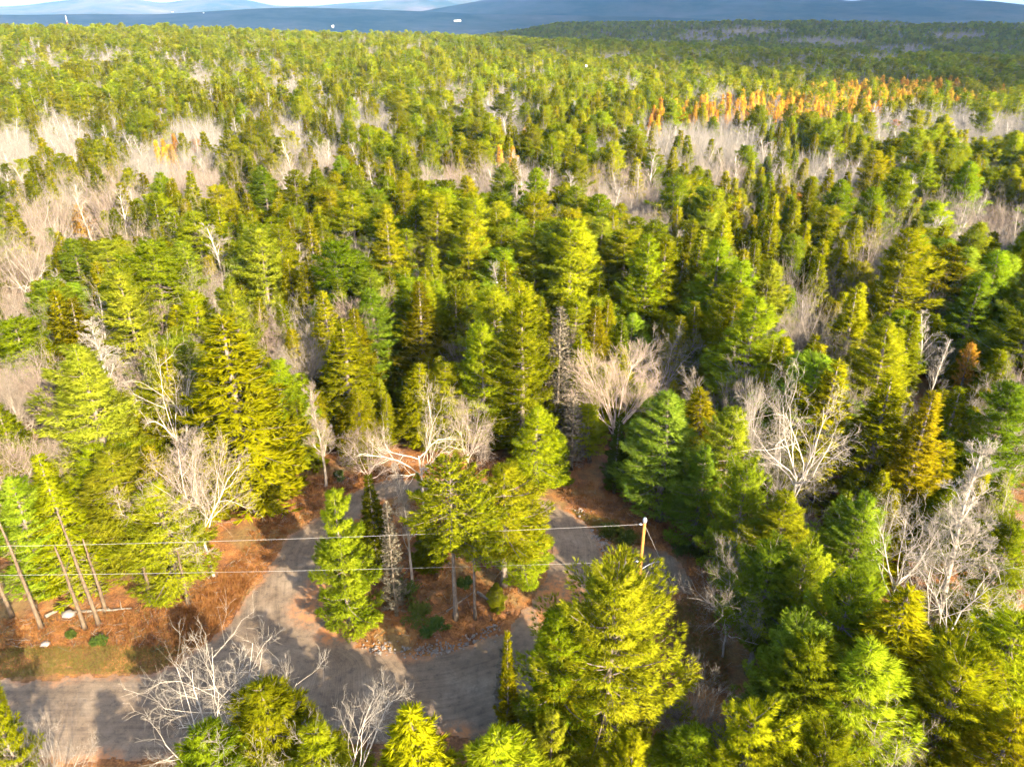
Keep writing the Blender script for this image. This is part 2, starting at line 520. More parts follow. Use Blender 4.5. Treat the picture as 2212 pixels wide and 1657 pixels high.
def mountain(prof, dist, depth, seed, label):
    us = np.array([p[0] for p in prof], float)
    vs = np.array([p[1] for p in prof], float)
    azs = np.arctan2(us - CX, FPX * CP + (CY - vs) * SP)
    zs = []
    for u, v in prof:
        d_ = ray(u, v); t = dist / math.hypot(d_[0], d_[1]); zs.append(CAM_Z + t * d_[2])
    aa = np.linspace(azs[0], azs[-1], 260)
    zz = np.interp(aa, azs, zs)
    k = np.hanning(9); k /= k.sum()
    zz = np.convolve(np.pad(zz, 4, mode='edge'), k, mode='valid')
    ss = np.linspace(-1, .8, 46)
    n_ = VNoise(seed)
    A, S = np.meshgrid(aa, ss, indexing='ij'); Z0 = np.repeat(zz[:, None], len(ss), 1)
    R = dist + S * depth
    X, Y = R * np.sin(A), R * np.cos(A)
    prof_s = np.where(S < 0, (1 + S) ** 1.25, 1 - (S / .8) ** 1.5)
    Z = -40 + (Z0 + 40) * np.clip(prof_s, 0, 1)
    env = np.clip(1 - np.abs(S) * 1.0, 0, 1) * (np.abs(S) > .02)
    Z = Z + (n_.fbm(X / 620, Y / 620, 5) - .62) * np.clip(Z0 * .55, 20, 230) * env * sstep(0, .3, np.abs(S))
    e = np.minimum(1, np.minimum(A - aa[0], aa[-1] - A) / .03)
    Z = np.where(e < 1, -40 + (Z + 40) * e, Z)
    na_, ns_ = X.shape
    i, j = np.meshgrid(np.arange(na_ - 1), np.arange(ns_ - 1), indexing='ij')
    F = np.stack([(i * ns_ + j).ravel(), ((i + 1) * ns_ + j).ravel(), ((i + 1) * ns_ + j + 1).ravel(), (i * ns_ + j + 1).ravel()], 1)
    o = obj('mountain', mesh_np('mountain', np.stack([X.ravel(), Y.ravel(), Z.ravel()], 1), F, M_MOUNT, True))
    return tag(o, label, kind='structure')


mountain([(-300, 30), (-100, 22), (0, 15), (53, 13), (100, 6), (157, 0), (230, -6), (305, 0), (350, 9), (402, 0), (470, -9), (533, 0), (567, 8), (597, 14), (683, 14),
          (727, 9), (804, 4), (847, 0), (950, -12), (1100, -16), (1300, -10), (1500, -4), (1700, 6), (2000, 14), (2300, 20), (2550, 30)], 9500, 2600, 11,
         'far blue mountain range with rounded tops along the skyline')
mountain([(820, 42), (860, 34), (917, 24), (985, 12), (1054, 0), (1150, -14), (1260, -22), (1400, -24), (1550, -18), (1700, -8), (1812, 0), (1840, 3), (1873, 0),
          (1980, -7), (2072, 0), (2142, 3), (2212, 11), (2350, 20), (2500, 32)], 6400, 1900, 12,
         'broad dark blue mountain rising behind the forest to the right')
mountain([(-250, 40), (-100, 34), (60, 33), (200, 31), (330, 32), (430, 27), (560, 19), (650, 17), (760, 20), (900, 25), (1000, 30), (1150, 33), (1350, 36), (1600, 44)], 5000, 1100, 13,
         'low dark foothill in front of the far range')

# ---------------------------------------------------------------- tree builders: each returns (trunk Geo, crown Geo)
def stem_path(rs, h, wob=.012, n=12, lean=0.0):
    z = np.linspace(0, h, n)
    a = rs.uniform(0, 6.28)
    x = np.cumsum(rs.normal(0, wob * h / n * 1.6, n)) + lean * z * math.cos(a)
    y = np.cumsum(rs.normal(0, wob * h / n * 1.6, n)) + lean * z * math.sin(a)
    x -= x[0]; y -= y[0]
    return np.stack([x, y, z], 1)


def at_height(path, z):
    return np.array([np.interp(z, path[:, 2], path[:, 0]), np.interp(z, path[:, 2], path[:, 1]), z])


def trunk_geo(path, r0, g, n=7):
    h = path[-1, 2]
    rad = r0 * (1 - path[:, 2] / h) ** .8 + .012
    rad[0] *= 1.35
    g.path(path, rad, n)


def build_pine(h, R, seed, s, zb=.2, dens=1.0, bare_low=True, pw=.60):
    rs = np.random.RandomState(seed)
    T, C = Geo(), Geo()
    path = stem_path(rs, h)
    trunk_geo(path, .0125 * h, T, 8 if s < 1.5 else 5 if s < 3 else 4)
    z = zb * h
    bias = rs.uniform(0, 6.28)
    while z < h * .985:
        t = (z - zb * h) / (h * (1 - zb))
        L = R * ((1 - t) ** pw) * (.70 + .30 * min(1, t * 3.2)) * rs.uniform(.72, 1.12) + .12
        nb = rs.randint(4, 7) if s < 3 else 4
        a0 = rs.uniform(0, 6.28)
        for k in range(nb):
            a = a0 + k * 6.283 / nb + rs.normal(0, .25)
            l = L * rs.uniform(.45, 1.2) * (1 + .22 * math.cos(a - bias))
            el = math.radians(-6 + 58 * t ** 1.4 + rs.normal(0, 6))
            dh = np.array([math.cos(a), math.sin(a), 0.]); pr = np.array([-dh[1], dh[0], 0.])
            p0 = at_height(path, z + rs.uniform(-.12, .12))
            cu = rs.uniform(.10, .30)

            def pt(u):
                u = np.asarray(u)[..., None]
                return p0 + dh * (l * u * math.cos(el)) + np.array([0, 0, 1.]) * l * (u * math.sin(el) + cu * u * u - .10 * np.sin(u * 3.14))
            uu = np.linspace(0, 1, 5 if s < 1.5 else 3)
            bp_ = pt(uu)
            r_ = (.010 + .014 * l) * (1 - uu * .85) * (1 if s < 3 else 1.5)
            if s < 3: T.tubes(bp_[:-1], bp_[1:], r_[:-1], r_[1:], 4 if s < 1.5 else 3)
            n = max(3, int(l * 44 * dens / s ** 1.85 * (1 if s < 3 else 1.2)))
            u = .22 + .80 * rs.rand(n) ** .75
            hw = l * .30 * np.sin(np.clip((u - .12) / .95, 0, 1) * 3.0) + .10
            o = rs.uniform(-1, 1, n) * hw
            P_ = pt(u) + pr * o[:, None] + np.array([0, 0, 1.]) * (rs.normal(0, .05 + .03 * l, n)[:, None] + np.abs(o)[:, None] * .12)
            ax = dh * .75 + pr * (np.sign(o) * .55 * np.abs(o) / hw)[:, None] + np.array([0, 0, 1.]) * rs.uniform(.15, .9, n)[:, None]
            nbld = 8 if s < 1.5 else 6 if s < 3 else 4
            P_ = np.repeat(P_, nbld, 0); ax = norm(np.repeat(ax, nbld, 0)) + rs.normal(0, .36, (n * nbld, 3))
            ow = P_ - path[0]; ow[:, 2] = .35 * np.hypot(ow[:, 0], ow[:, 1]) + .25
            C.blades(P_, ax, rs.uniform(.20, .36, n * nbld) * s, .040 * s, rs, ow)
        z += rs.uniform(.40, .72) * (.7 + .5 * (1 - t)) * (1 if s < 3 else 1.7)
    top = path[-1]
    n = int(30 / s) + 3
    P_ = np.repeat(top[None], n * 3, 0) - np.array([0, 0, 1.]) * rs.uniform(0, .7, n * 3)[:, None]
    C.blades(P_, rs.normal(0, .35, (n * 3, 3)) + np.array([0, 0, 1.]), .25 * s, .045 * s, rs)
    if bare_low and s < 3:
        for k in range(int(7 if s > 1.5 else 14)):
            zz = rs.uniform(.25, 1.0) * zb * h; a = rs.uniform(0, 6.28); l = rs.uniform(.4, 1.3)
            p = at_height(path, zz); q = p + np.array([math.cos(a) * l, math.sin(a) * l, rs.uniform(-.1, .25) * l])
            T.tubes([p], [q], .022, .006, 3)
    return T, C


def build_spruce(h, R, seed, s, zb=.10, dens=1.0, taper=.85, droop=20., leafy=1.0, lich=None):
    rs = np.random.RandomState(seed)
    T, C = Geo(), Geo()
    path = stem_path(rs, h, .006)
    trunk_geo(path, .0115 * h, T, 8 if s < 1.5 else 5 if s < 3 else 4)
    z = zb * h
    up = np.array([0, 0, 1.])
    while z < h * .99:
        t = (z - zb * h) / (h * (1 - zb))
        L = R * ((1 - t) ** taper) * (.72 + .28 * min(1, t * 4)) * rs.uniform(.82, 1.12) + .08
        nb = rs.randint(5, 8) if s < 3 else 5
        a0 = rs.uniform(0, 6.28)
        for k in range(nb):
            a = a0 + k * 6.283 / nb + rs.normal(0, .22)
            l = L * rs.uniform(.68, 1.12)
            el = math.radians(-droop + (droop + 42) * t ** 1.1 + rs.normal(0, 5))
            dh = np.array([math.cos(a), math.sin(a), 0.]); pr = np.array([-dh[1], dh[0], 0.])
            p0 = at_height(path, z + rs.uniform(-.1, .1))
            cu = rs.uniform(.16, .32)

            def pt(u):
                u = np.asarray(u)[..., None]
                return p0 + dh * (l * u * math.cos(el)) + up * l * (u * math.sin(el) + cu * u * u)
            if s < 3:
                uu = np.linspace(0, 1, 4 if s < 1.5 else 2); bp_ = pt(uu)
                r_ = (.008 + .011 * l) * (1 - uu * .8)
                T.tubes(bp_[:-1], bp_[1:], r_[:-1], r_[1:], 3)
            mtw = max(3, int(l * 15 * dens / s))
            u = .14 + .86 * rs.rand(mtw) ** .8
            sg = np.where(rs.rand(mtw) < .5, -1., 1.)
            tl = (l * .42 * (1.05 - u) + .16) * rs.uniform(.7, 1.2, mtw)
            td = norm(dh * rs.uniform(.7, 1.1, mtw)[:, None] + pr * (sg * rs.uniform(.35, 1.0, mtw))[:, None] + up * rs.uniform(.02, .62, mtw)[:, None])
            ns = 5 if s < 1.5 else 4 if s < 3 else 2
            f = (np.arange(ns) + .3) / ns
            P_ = (pt(u)[:, None] + td[:, None] * (tl[:, None] * f)[..., None]).reshape(-1, 3)
            D_ = np.repeat(td, ns, 0)
            if leafy < 1:
                kp = rs.rand(len(P_)) < leafy; P_, D_ = P_[kp], D_[kp]
            nbl = 2 if s < 3 else 3
            P_ = np.repeat(P_, nbl, 0); D_ = np.repeat(D_, nbl, 0) + rs.normal(0, .32, (len(P_), 3)) + up * .15
            Lb = rs.uniform(.17, .34, len(P_)) * s
            ow = P_ - path[0]; ow[:, 2] = .35 * np.hypot(ow[:, 0], ow[:, 1]) + .15
            C.blades(P_, D_, Lb, .070 * s, rs, ow)
        z += rs.uniform(.26, .46) * (1 if s < 1.5 else 1.15 if s < 3 else 2.2)
    n = int(24 / s) + 4
    P_ = np.repeat(path[-1][None], n, 0) - up * rs.uniform(0, .6, n)[:, None]
    C.blades(P_, rs.normal(0, .28, (n, 3)) + up, .3 * s, .06 * s, rs)
    return T, C


def build_bare(h, R, seed, lod, style='maple'):
    """trunk and limbs in the first Geo, twigs in the second"""
    rnd = random.Random(seed)
    segs, twigs = [], []
    up = Vector((0, 0, 1))
    par = {'maple': dict(fork=.24, limbs=9, ang=(22, 68), trop=.10, lead=.55, jit=.17),
           'birch': dict(fork=.30, limbs=17, ang=(28, 48), trop=.15, lead=.88, jit=.10),
           'open': dict(fork=.28, limbs=8, ang=(20, 66), trop=.07, lead=.55, jit=.22),
           'brush': dict(fork=.16, limbs=13, ang=(14, 46), trop=.07, lead=.5, jit=.06)}[style]
    maxlev = {0: 4, 1: 3, 2: 3}[lod]
    kids = {0: [0, 8, 8, 6, 0], 1: [0, 7, 6, 0, 0], 2: [0, 6, 4, 0, 0]}[lod]
    if style == 'open': kids = [0, 7, 6, 5, 0]
    tw = {0: 1.0, 1: 1.45, 2: 3.0}[lod]

    def rand_perp(d):
        v = Vector((rnd.gauss(0, 1), rnd.gauss(0, 1), rnd.gauss(0, 1)))
        v = v - d * v.dot(d)
        return v.normalized()

    def limb(p, d, l, r, lev):
        n = {0: 6, 1: 5, 2: 4, 3: 3, 4: 2}[lev]
        pts = [p]; ds = []
        d = d.normalized()
        for k in range(n):
            j = par['jit'] * (1 + .5 * lev)
            d = (d + rand_perp(d) * rnd.uniform(0, j * 1.6) + up * par['trop'] * (.6 if lev < 3 else 1.0)).normalized()
            p = p + d * (l / n); pts.append(p); ds.append(d)
        for k in range(n):
            r0 = r * (1 - .78 * k / n); r1 = r * (1 - .78 * (k + 1) / n)
            (segs if lev <= (2 if lod == 0 else 1) else twigs).append((pts[k], pts[k + 1], max(r0, .0060 * tw), max(r1, .0045 * tw)))
        if lev < maxlev:
            nk = kids[lev]
            nk = max(3, int(nk * rnd.uniform(.75, 1.3)))
            for c in range(nk):
                u = rnd.uniform(.22, 1.0) * n
                k = min(n - 1, int(u)); q = pts[k].lerp(pts[k + 1], u - k)
                dd = ds[k]; an = math.radians(rnd.uniform(22, 55) if style != 'brush' else rnd.uniform(12, 36))
                nd_ = dd * math.cos(an) + rand_perp(dd) * math.sin(an)
                ll = l * rnd.uniform(.42, .72) * (1.15 - .55 * u / n)
                limb(q, nd_, ll, max(r * (1 - .7 * u / n) * .55, .008 * tw), lev + 1)

    r0 = .0105 * h
    d = Vector((rnd.gauss(0, .06), rnd.gauss(0, .06), 1)).normalized()
    fz = par['fork'] * h
    top = h * par['lead'] if style == 'birch' else fz * 1.5
    p = Vector((0, 0, -.1)); pts = [p]; n = 9
    for k in range(n):
        d = (d + rand_perp(d) * .05 + up * .05).normalized(); p = p + d * (top / n); pts.append(p)
    for k in range(n):
        f0, f1 = k / n, (k + 1) / n
        e = .85 if style == 'birch' else .35
        segs.append((pts[k], pts[k + 1], max(r0 * (1 - e * f0), .02), max(r0 * (1 - e * f1), .012)))
    for c in range(par['limbs']):
        if style == 'birch':
            u = (.28 + .70 * (c + rnd.random()) / par['limbs']) * n
        else:
            u = (.62 + .38 * rnd.random()) * n
        k = min(n - 1, int(u)); q = pts[k].lerp(pts[k + 1], u - k)
        an = math.radians(rnd.uniform(*par['ang'])); a = c * 2.4 + rnd.gauss(0, .3)
        dd = Vector((math.cos(a) * math.sin(an), math.sin(a) * math.sin(an), math.cos(an)))
        if style == 'birch':
            an *= 1.15 - .75 * u / n
            dd = Vector((math.cos(a) * math.sin(an), math.sin(a) * math.sin(an), math.cos(an)))
            l = max(R * 1.15 * (1.1 - .75 * (u / n)) * rnd.uniform(.7, 1.2), .6)
            l = min(l, h - q.z)
            r = r0 * .42 * (1.05 - .8 * u / n)
        else:
            l = (h - q.z) * rnd.uniform(.72, 1.0) * (1.0 if an < .7 else .85)
            r = r0 * rnd.uniform(.38, .6)
        limb(q, dd, l * .92, r, 1)
    T, C = Geo(), Geo()
    for lst, g, ns in ((segs, T, (6 if lod == 0 else 4 if lod == 1 else 3)), (twigs, C, 3)):
        if lst:
            A = np.array([(*a, *b, c, d_) for a, b, c, d_ in lst])
            g.tubes(A[:, :3], A[:, 3:6], A[:, 6], A[:, 7], ns)
    if not twigs:
        return T, None
    return T, C


def build_snag(h, seed):
    rs = np.random.RandomState(seed)
    T, C = Geo(), Geo()
    path = stem_path(rs, h, .012)
    rad = .17 * (1 - .72 * path[:, 2] / h) + .01; rad[0] *= 1.4
    T.path(path, rad, 8)
    for k in range(90):
        z = rs.uniform(.10, .97) * h; a = rs.uniform(0, 6.28); l = rs.uniform(.25, 1.25) * (1.1 - .6 * z / h)
        p = at_height(path, z); d_ = np.array([math.cos(a), math.sin(a), rs.uniform(-.25, .3)])
        q = p + d_ * l * .6; e = q + (d_ + rs.normal(0, .3, 3)) * l * .5
        C.tubes([p, q], [q, e], [.020, .014], [.014, .006], 4)
    return T, C


PROTO = {}


def meshes(kind, lod):
    key = (kind, lod)
    if key in PROTO: return PROTO[key]
    s = (1.0, 1.4, 3.6)[lod]
    nvar = {0: 4, 1: 5, 2: 3}[lod]
    lst = []
    for v in range(nvar):
        sd_ = hash(kind) % 1 + sum(map(ord, kind)) * 13 + v * 101 + lod * 7
        mt, mc = M_BARK, None
        if kind == 'pine': T, C = build_pine(16, 3.0, sd_, s, zb=(.16, .24, .12, .30, .2)[v % 5], pw=(.60, .50, .72, .42, .85)[v % 5]); mc = M_PINE
        elif kind == 'roundpine': T, C = build_pine(15, 4.6, sd_, s, zb=.08, dens=1.0, pw=.45); mc = M_PINE
        elif kind == 'snag': T, C = build_snag(12, sd_); mc = M_LOG; mt = M_LOG
        elif kind == 'highpine': T, C = build_pine(15, 3.0, sd_, s, zb=.40, dens=1.1); mc = M_PINE
        elif kind == 'youngpine': T, C = build_pine(8, 2.0, sd_, s * .8, zb=.06, dens=1.5, bare_low=False); mc = M_PINE
        elif kind == 'spruce': T, C = build_spruce(15, 2.3, sd_, s, taper=.85 if lod == 0 else 1.0); mc = M_SPRUCE
        elif kind == 'highspruce': T, C = build_spruce(15, 4.2, sd_, s, zb=.55, taper=.6, dens=.75); mc = M_SPRUCE
        elif kind == 'fir': T, C = build_spruce(14, 1.9, sd_, s, zb=.08, taper=1.0, droop=8., dens=1.1); mc = M_FIR
        elif kind == 'larch': T, C = build_spruce(14, 1.7, sd_, s, zb=.14, taper=.9, droop=4., leafy=.75); mc = M_LARCH
        elif kind == 'russet': T, C = build_pine(10, 2.6, sd_, s, zb=.25, dens=.5); mc = M_RUST
        elif kind == 'dead': T, C = build_spruce(13, 1.5, sd_, s, zb=.10, taper=.7, droop=18., leafy=.30); mc = M_LICHEN; mt = M_LOG
        elif kind in ('maple', 'birch', 'brush', 'open'):
            T, C = build_bare(*((13, 3.4) if kind == 'maple' else (14, 2.6) if kind == 'birch' else (13, 4.0) if kind == 'open' else (10, 3.2)), sd_, lod, kind); mc = M_TWIG; mt = M_PALE
        ht = {'pine': 16, 'youngpine': 8, 'roundpine': 15, 'snag': 12, 'highpine': 15, 'spruce': 15, 'highspruce': 15, 'fir': 14, 'larch': 14, 'russet': 10, 'dead': 13, 'maple': 13, 'birch': 14, 'brush': 10, 'open': 13}[kind]
        rt = {'pine': 3.0, 'youngpine': 2.0, 'roundpine': 4.6, 'snag': 1.0, 'highpine': 3.0, 'spruce': 2.3, 'highspruce': 2.6, 'fir': 1.9, 'larch': 1.7, 'russet': 2.6, 'dead': 1.5, 'maple': 4.2, 'birch': 2.6, 'brush': 3.6, 'open': 4.0}[kind]
        if True:
            vv = np.concatenate([np.concatenate(g.V) for g in (T, C) if g is not None])
            ht = float(vv[:, 2].max()) * .985; rt = float(np.percentile(np.hypot(vv[:, 0], vv[:, 1]), 96))
        tm = T.mesh(kind + '_trunk', mt)
        cm_ = C.mesh(kind + '_crown', mc) if C is not None else None
        lst.append((tm, cm_, ht, rt))
    PROTO[key] = lst
    return lst


NAME = {'pine': 'white_pine_tree', 'roundpine': 'white_pine_tree', 'snag': 'dead_pine_tree', 'highpine': 'white_pine_tree', 'youngpine': 'young_pine_tree', 'spruce': 'spruce_tree', 'highspruce': 'spruce_tree', 'fir': 'fir_tree', 'larch': 'larch_tree',
        'russet': 'oak_tree', 'dead': 'dead_spruce_tree', 'maple': 'bare_maple_tree', 'birch': 'bare_birch_tree', 'brush': 'bare_bush_tree', 'open': 'bare_maple_tree'}
CAT = {'pine': 'pine tree', 'roundpine': 'pine tree', 'snag': 'dead tree', 'highpine': 'pine tree', 'youngpine': 'pine tree', 'spruce': 'spruce tree', 'highspruce': 'spruce tree', 'fir': 'fir tree', 'larch': 'larch tree', 'russet': 'oak tree',
       'dead': 'dead tree', 'maple': 'bare tree', 'birch': 'bare tree', 'brush': 'bare tree', 'open': 'bare tree'}
WORD = {'pine': 'pine', 'roundpine': 'pine', 'snag': 'dead pine', 'highpine': 'pine', 'youngpine': 'young pine', 'spruce': 'spruce', 'highspruce': 'spruce', 'fir': 'fir', 'larch': 'larch', 'russet': 'rust-leaved tree', 'dead': 'dead spruce',
        'maple': 'spreading bare tree', 'birch': 'slender bare tree', 'brush': 'brushy bare tree', 'open': 'spreading bare tree'}
GROUP = {'pine': 'white pines in the forest', 'roundpine': 'white pines in the forest', 'snag': 'bare dead stems on the left bank', 'highpine': 'white pines in the forest', 'youngpine': 'young pines', 'spruce': 'spruces in the forest', 'highspruce': 'spruces in the forest', 'fir': 'firs in the forest',
         'larch': 'orange larches', 'russet': 'rust-leaved trees', 'dead': 'dead lichen-grey spruces', 'maple': 'spreading bare trees', 'birch': 'slender bare trees', 'brush': 'brushy bare trees', 'open': 'spreading bare trees'}
trs = np.random.RandomState(99)


def plant(kind, x, y, h, R, label, tint=(1, 1, 1), lod=None, var=None, rz=None, lean=(0, 0)):
    r = math.hypot(x, y)
    if lod is None: lod = 0 if r < 92 else 1 if r < 270 else 2
    lst = meshes(kind, lod)
    tm, cm_, hp, rp_ = lst[(trs.randint(len(lst)) if var is None else var) % len(lst)]
    z = hz1(x, y) - .08
    root = thing(NAME[kind], label, CAT[kind], (x, y, z), trs.uniform(0, 6.28) if rz is None else rz, GROUP[kind])
    root.rotation_euler[0], root.rotation_euler[1] = lean
    root.scale = (R / rp_, R / rp_, h / hp)
    t = obj('trunk', tm, root)
    if cm_ is not None:
        c = obj('crown', cm_, root); c.color = (*tint, 1)
    if kind in ('maple', 'birch', 'brush', 'open', 'snag', 'dead'): t.color = (*tint, 1)
    return root


# ---------------------------------------------------------------- trees singled out in the photograph
Y_, O_, B_, D_, N_ = (1.12, 1.08, .7), (1.1, 1.0, 1.0), (.95, 1.05, 2.6), (.6, .7, 1.1), (1, 1, 1)
K_ = (.85, .92, 1.2)
PK = (1.0, .82, .76)
WH = (1.1, 1.06, 1.0)
BR = (.85, .72, .62)
HAND = []   # kind, x, y, h, R, tint, label, extra


def by_top(kind, u, v, h, R, tint, label, **kw):
    x, y = onz(u, v, h)
    HAND.append((kind, x, y, h, R * (1.3 if kind in ('maple', 'brush') else 1.18 if kind in ('pine', 'spruce') else 1.0), tint, label, kw))


def by_base(kind, u, v, vtop, R, tint, label, **kw):
    x, y = onz(u, v, 0)
    hs_ = np.linspace(1, 32, 600)
    vv = np.array([proj(x, y, q)[1] for q in hs_])
    h = float(hs_[np.argmin(np.abs(vv - vtop))])
    HAND.append((kind, x, y, h, R * (1.3 if kind in ('maple', 'brush') else 1.18 if kind in ('pine', 'spruce') else 1.0), tint, label, kw))


# island in the loop
by_base('youngpine', 757, 1345, 1052, 2.5, (1.05, 1.08, 1.3), 'light green pine at the west end of the road island', var=0)
by_base('fir', 818, 1240, 1030, 1.5, D_, 'dark narrow fir behind the pale pine on the island')
by_base('dead', 858, 1338, 1095, 1.0, (.78, .75, .70), 'grey dead spruce with bare trunk standing on the road island', var=1)
by_base('highspruce', 985, 1345, 998, 3.6, (.92, 1.06, 1.3), 'tall flat-topped spruce with long bare trunk on the road island', var=0)
by_base('highspruce', 1027, 1343, 1050, 2.4, (.9, 1.04, 1.2), 'slimmer spruce beside the tall bare-trunked spruce on the island', var=1)
by_base('highpine', 1088, 1272, 1008, 3.7, (1.1, 1.08, 1.0), 'bright green pine at the east end of the road island', var=0)
by_base('pine', 1128, 1255, 1095, 2.1, (1.12, 1.1, 1.3), 'shorter pale pine leaning over the right leg of the loop', var=2)
by_base('birch', 892, 1272, 1010, 1.2, (.9, .82, .75), 'thin crooked grey tree rising behind the dead island spruce', var=1)
by_base('fir', 930, 1240, 1110, 1.5, K_, 'short dark fir in the middle of the island thicket')
by_base('youngpine', 1075, 1322, 1262, .8, K_, 'knee-high dark young pine at the island edge by the rocks')
# left edge
by_top('open', 28, 470, 17, 3.8, WH, 'tall white bare tree cut by the left edge, above mid height', var=1)
by_top('birch', 185, 415, 15, 3.4, (1.1, 1.0, .9), 'white-stemmed birch with an orange cast upper left', var=2)
by_top('russet', 165, 445, 9, 2.6, (1.15, 1.25, .9), 'small orange-leaved oak under the white-stemmed birch', var=0)
by_top('russet', 2103, 742, 10, 1.6, (1.2, 1.1, .8), 'orange-topped small oak near the right edge', var=1)
by_top('russet', 1545, 1030, 7, 1.3, (.8, .7, .6), 'dull brown shrubby oak by the dark blue-green pine', var=2)
# behind the loop
by_base('open', 916, 1106, 818, 6.4, (1.35, 1.24, 1.12), 'big spreading bare tree directly behind the road island', var=0)  # paler tint imitates full sun on limbs that the island trees shade
by_base('maple', 1010, 1050, 845, 3.0, (1.18, 1.04, .95), 'smaller bare tree beside the big one behind the island', var=1)
by_base('maple', 800, 1065, 905, 3.0, PK, 'low reddish bare tree behind the pale island pine', var=2)
by_base('birch', 705, 1057, 830, 1.6, (.95, .85, .75), 'thin bare tree right of the great yellow spruce', var=0)
by_base('spruce', 558, 1108, 690, 4.4, Y_, 'great yellow-green spruce left of the loop', var=0)
by_top('spruce', 487, 748, 16, 3.0, Y_, 'yellow spruce joined to the great spruce on its left', var=2)
by_base('maple', 463, 1247, 935, 4.4, (1.18, 1.04, .95), 'pink-grey bare tree at the road bend left of the loop', var=3)
by_top('open', 345, 722, 18, 6.4, (1.3, 1.22, 1.13), 'large white-limbed bare tree among the pines left of the great spruce', var=0)
by_top('pine', 165, 748, 17, 4.4, (1.0, 1.08, 2.4), 'wide blue-green pine near the left edge with drooping layers', var=0)
by_top('pine', 228, 985, 12, 4.2, (1.05, 1.08, 1.7), 'bushy pale pine above the leaning bare trunks', var=2)
by_top('pine', 330, 1040, 11, 3.2, (1.0, 1.05, 1.4), 'soft green pine beside the pink-grey bare tree', var=2)
by_top('spruce', 105, 1042, 11.5, 2.6, (1.03, 1.06, .8), 'yellow spruce over the bare leaning trunks by the left edge', var=1)
by_top('pine', 18, 1038, 12, 2.8, (.95, 1.05, 1.8), 'blue-green pine cut by the left edge above the road', var=0)
by_top('pine', 258, 585, 17, 3.2, (1.1, 1.1, 2.0), 'pale feathery pine below the birch with orange twigs', var=1)
by_top('pine', 498, 605, 17, 3.4, (1.0, 1.08, 1.6), 'broad layered green pine above the joined yellow spruces', var=0)
by_top('pine', 556, 490, 18, 3.4, (1.25, 1.15, 2.0), 'pale whitish pine standing over the layered green pine', var=3)
by_top('spruce', 740, 690, 15, 3.0, (1.05, 1.0, .8), 'full spruce with low boughs right of the great spruce', var=3)
by_top('spruce', 905, 615, 16, 2.7, (1.0, 1.0, .8), 'pointed olive spruce behind the bare tree of the island', var=1)
by_top('fir', 838, 738, 8, 1.3, (1.1, 1.2, 3.2), 'small blue young fir between two olive spruces')
by_top('pine', 1132, 648, 19, 3.8, (1.05, 1.08, .9), 'tall bright pine right behind the loop, full of layers', var=0)
by_top('pine', 1158, 880, 9.3, 2.6, (1.0, 1.1, .8), 'bright lower pine standing at the back edge of the loop', var=2)
by_top('pine', 1040, 700, 16, 3.0, (.95, 1.02, .9), 'green pine left of the tall bright pine', var=1)
by_base('youngpine', 1206, 1050, 940, 1.3, (1.0, 1.1, .8), 'little light green pine at the outer road edge')
by_top('dead', 1212, 668, 17, 1.9, (.78, .75, .70), 'tall silver-grey dead spruce beside the bright pine', var=0)
by_top('dead', 1240, 860, 9, 1.6, (.85, .8, .75), 'low grey dead spruce at the foot of the silver one', var=2)
by_top('brush', 1336, 728, 14, 5.0, (1.25, 1.06, .95), 'dense dome of bare tan twigs behind the loop', var=0)
by_top('maple', 1440, 692, 13, 3.6, (1.0, .92, .86), 'grey bare tree behind the dome of tan twigs', var=2)
by_top('fir', 1338, 905, 9, 1.3, D_, 'thin dark fir standing in the shade below the twig dome')
by_top('pine', 1452, 850, 14, 3.5, (.75, .95, 2.6), 'dark blue-green pine at the shaded corner of the clearing', var=2)
by_top('pine', 1530, 960, 11, 2.4, (.8, .95, 2.0), 'teal pine in shade beside the dark blue-green pine', var=0)
by_top('pine', 1236, 478, 19, 3.8, (1.2, 1.12, .9), 'tall open pine with bare horizontal limbs in mid forest', var=3)
by_top('pine', 1402, 515, 18, 3.2, (1.1, 1.1, .9), 'soft-topped pine right of the tall open pine', var=0)
by_top('pine', 1010, 470, 17, 2.8, (1.1, 1.05, .8), 'bright pine left of the tall open pine in mid forest', var=1)
by_top('pine', 835, 448, 17, 3.4, (1.15, 1.08, .8), 'bright feathery pine above the pointed olive spruce', var=2)
by_top('pine', 1965, 498, 19, 4.6, (1.25, 1.1, .8), 'very broad yellow-green pine at the right of the forest', var=0)
by_top('pine', 2120, 590, 15, 3.4, (.9, 1.0, 1.2), 'dark green pine behind the broad yellow pine by the right edge', var=2)
# right side of the clearing
by_top('maple', 1645, 808, 15, 3.0, (1.4, 1.34, 1.27), 'bare tree with forked white trunk above the right-hand pines', var=1)
by_top('open', 1785, 785, 19, 6.0, (1.25, 1.18, 1.1), 'largest white-limbed bare tree on the right', var=3)
by_top('maple', 1705, 935, 11, 3.2, (1.1, 1.05, 1.0), 'low bare tree in front of the largest white-limbed one', var=0)
by_top('snag', 1868, 958, 9, .8, (2.0, 1.95, 1.9), 'broken white birch trunk among the right-hand pines', var=2)
by_top('open', 2000, 1045, 15, 5.0, WH, 'wide white bare tree over the right-hand forest', var=2)
by_top('birch', 2150, 958, 17, 2.9, WH, 'tall white bare tree leaning at the right edge', var=0)
by_top('open', 2110, 1180, 14, 4.6, WH, 'white bare tree below the wide one at the right edge', var=1)
by_top('open', 1970, 1478, 13, 3.6, (.95, .86, .78), 'brown bare crown at the bottom right', var=3)
by_top('maple', 1608, 1150, 12, 3.4, (1.0, .92, .86), 'grey bare tree at the right rim of the clearing', var=2)
by_top('brush', 1692, 1215, 9, 2.6, BR, 'pinkish brushy bare tree beside the grey one on the right rim', var=1)
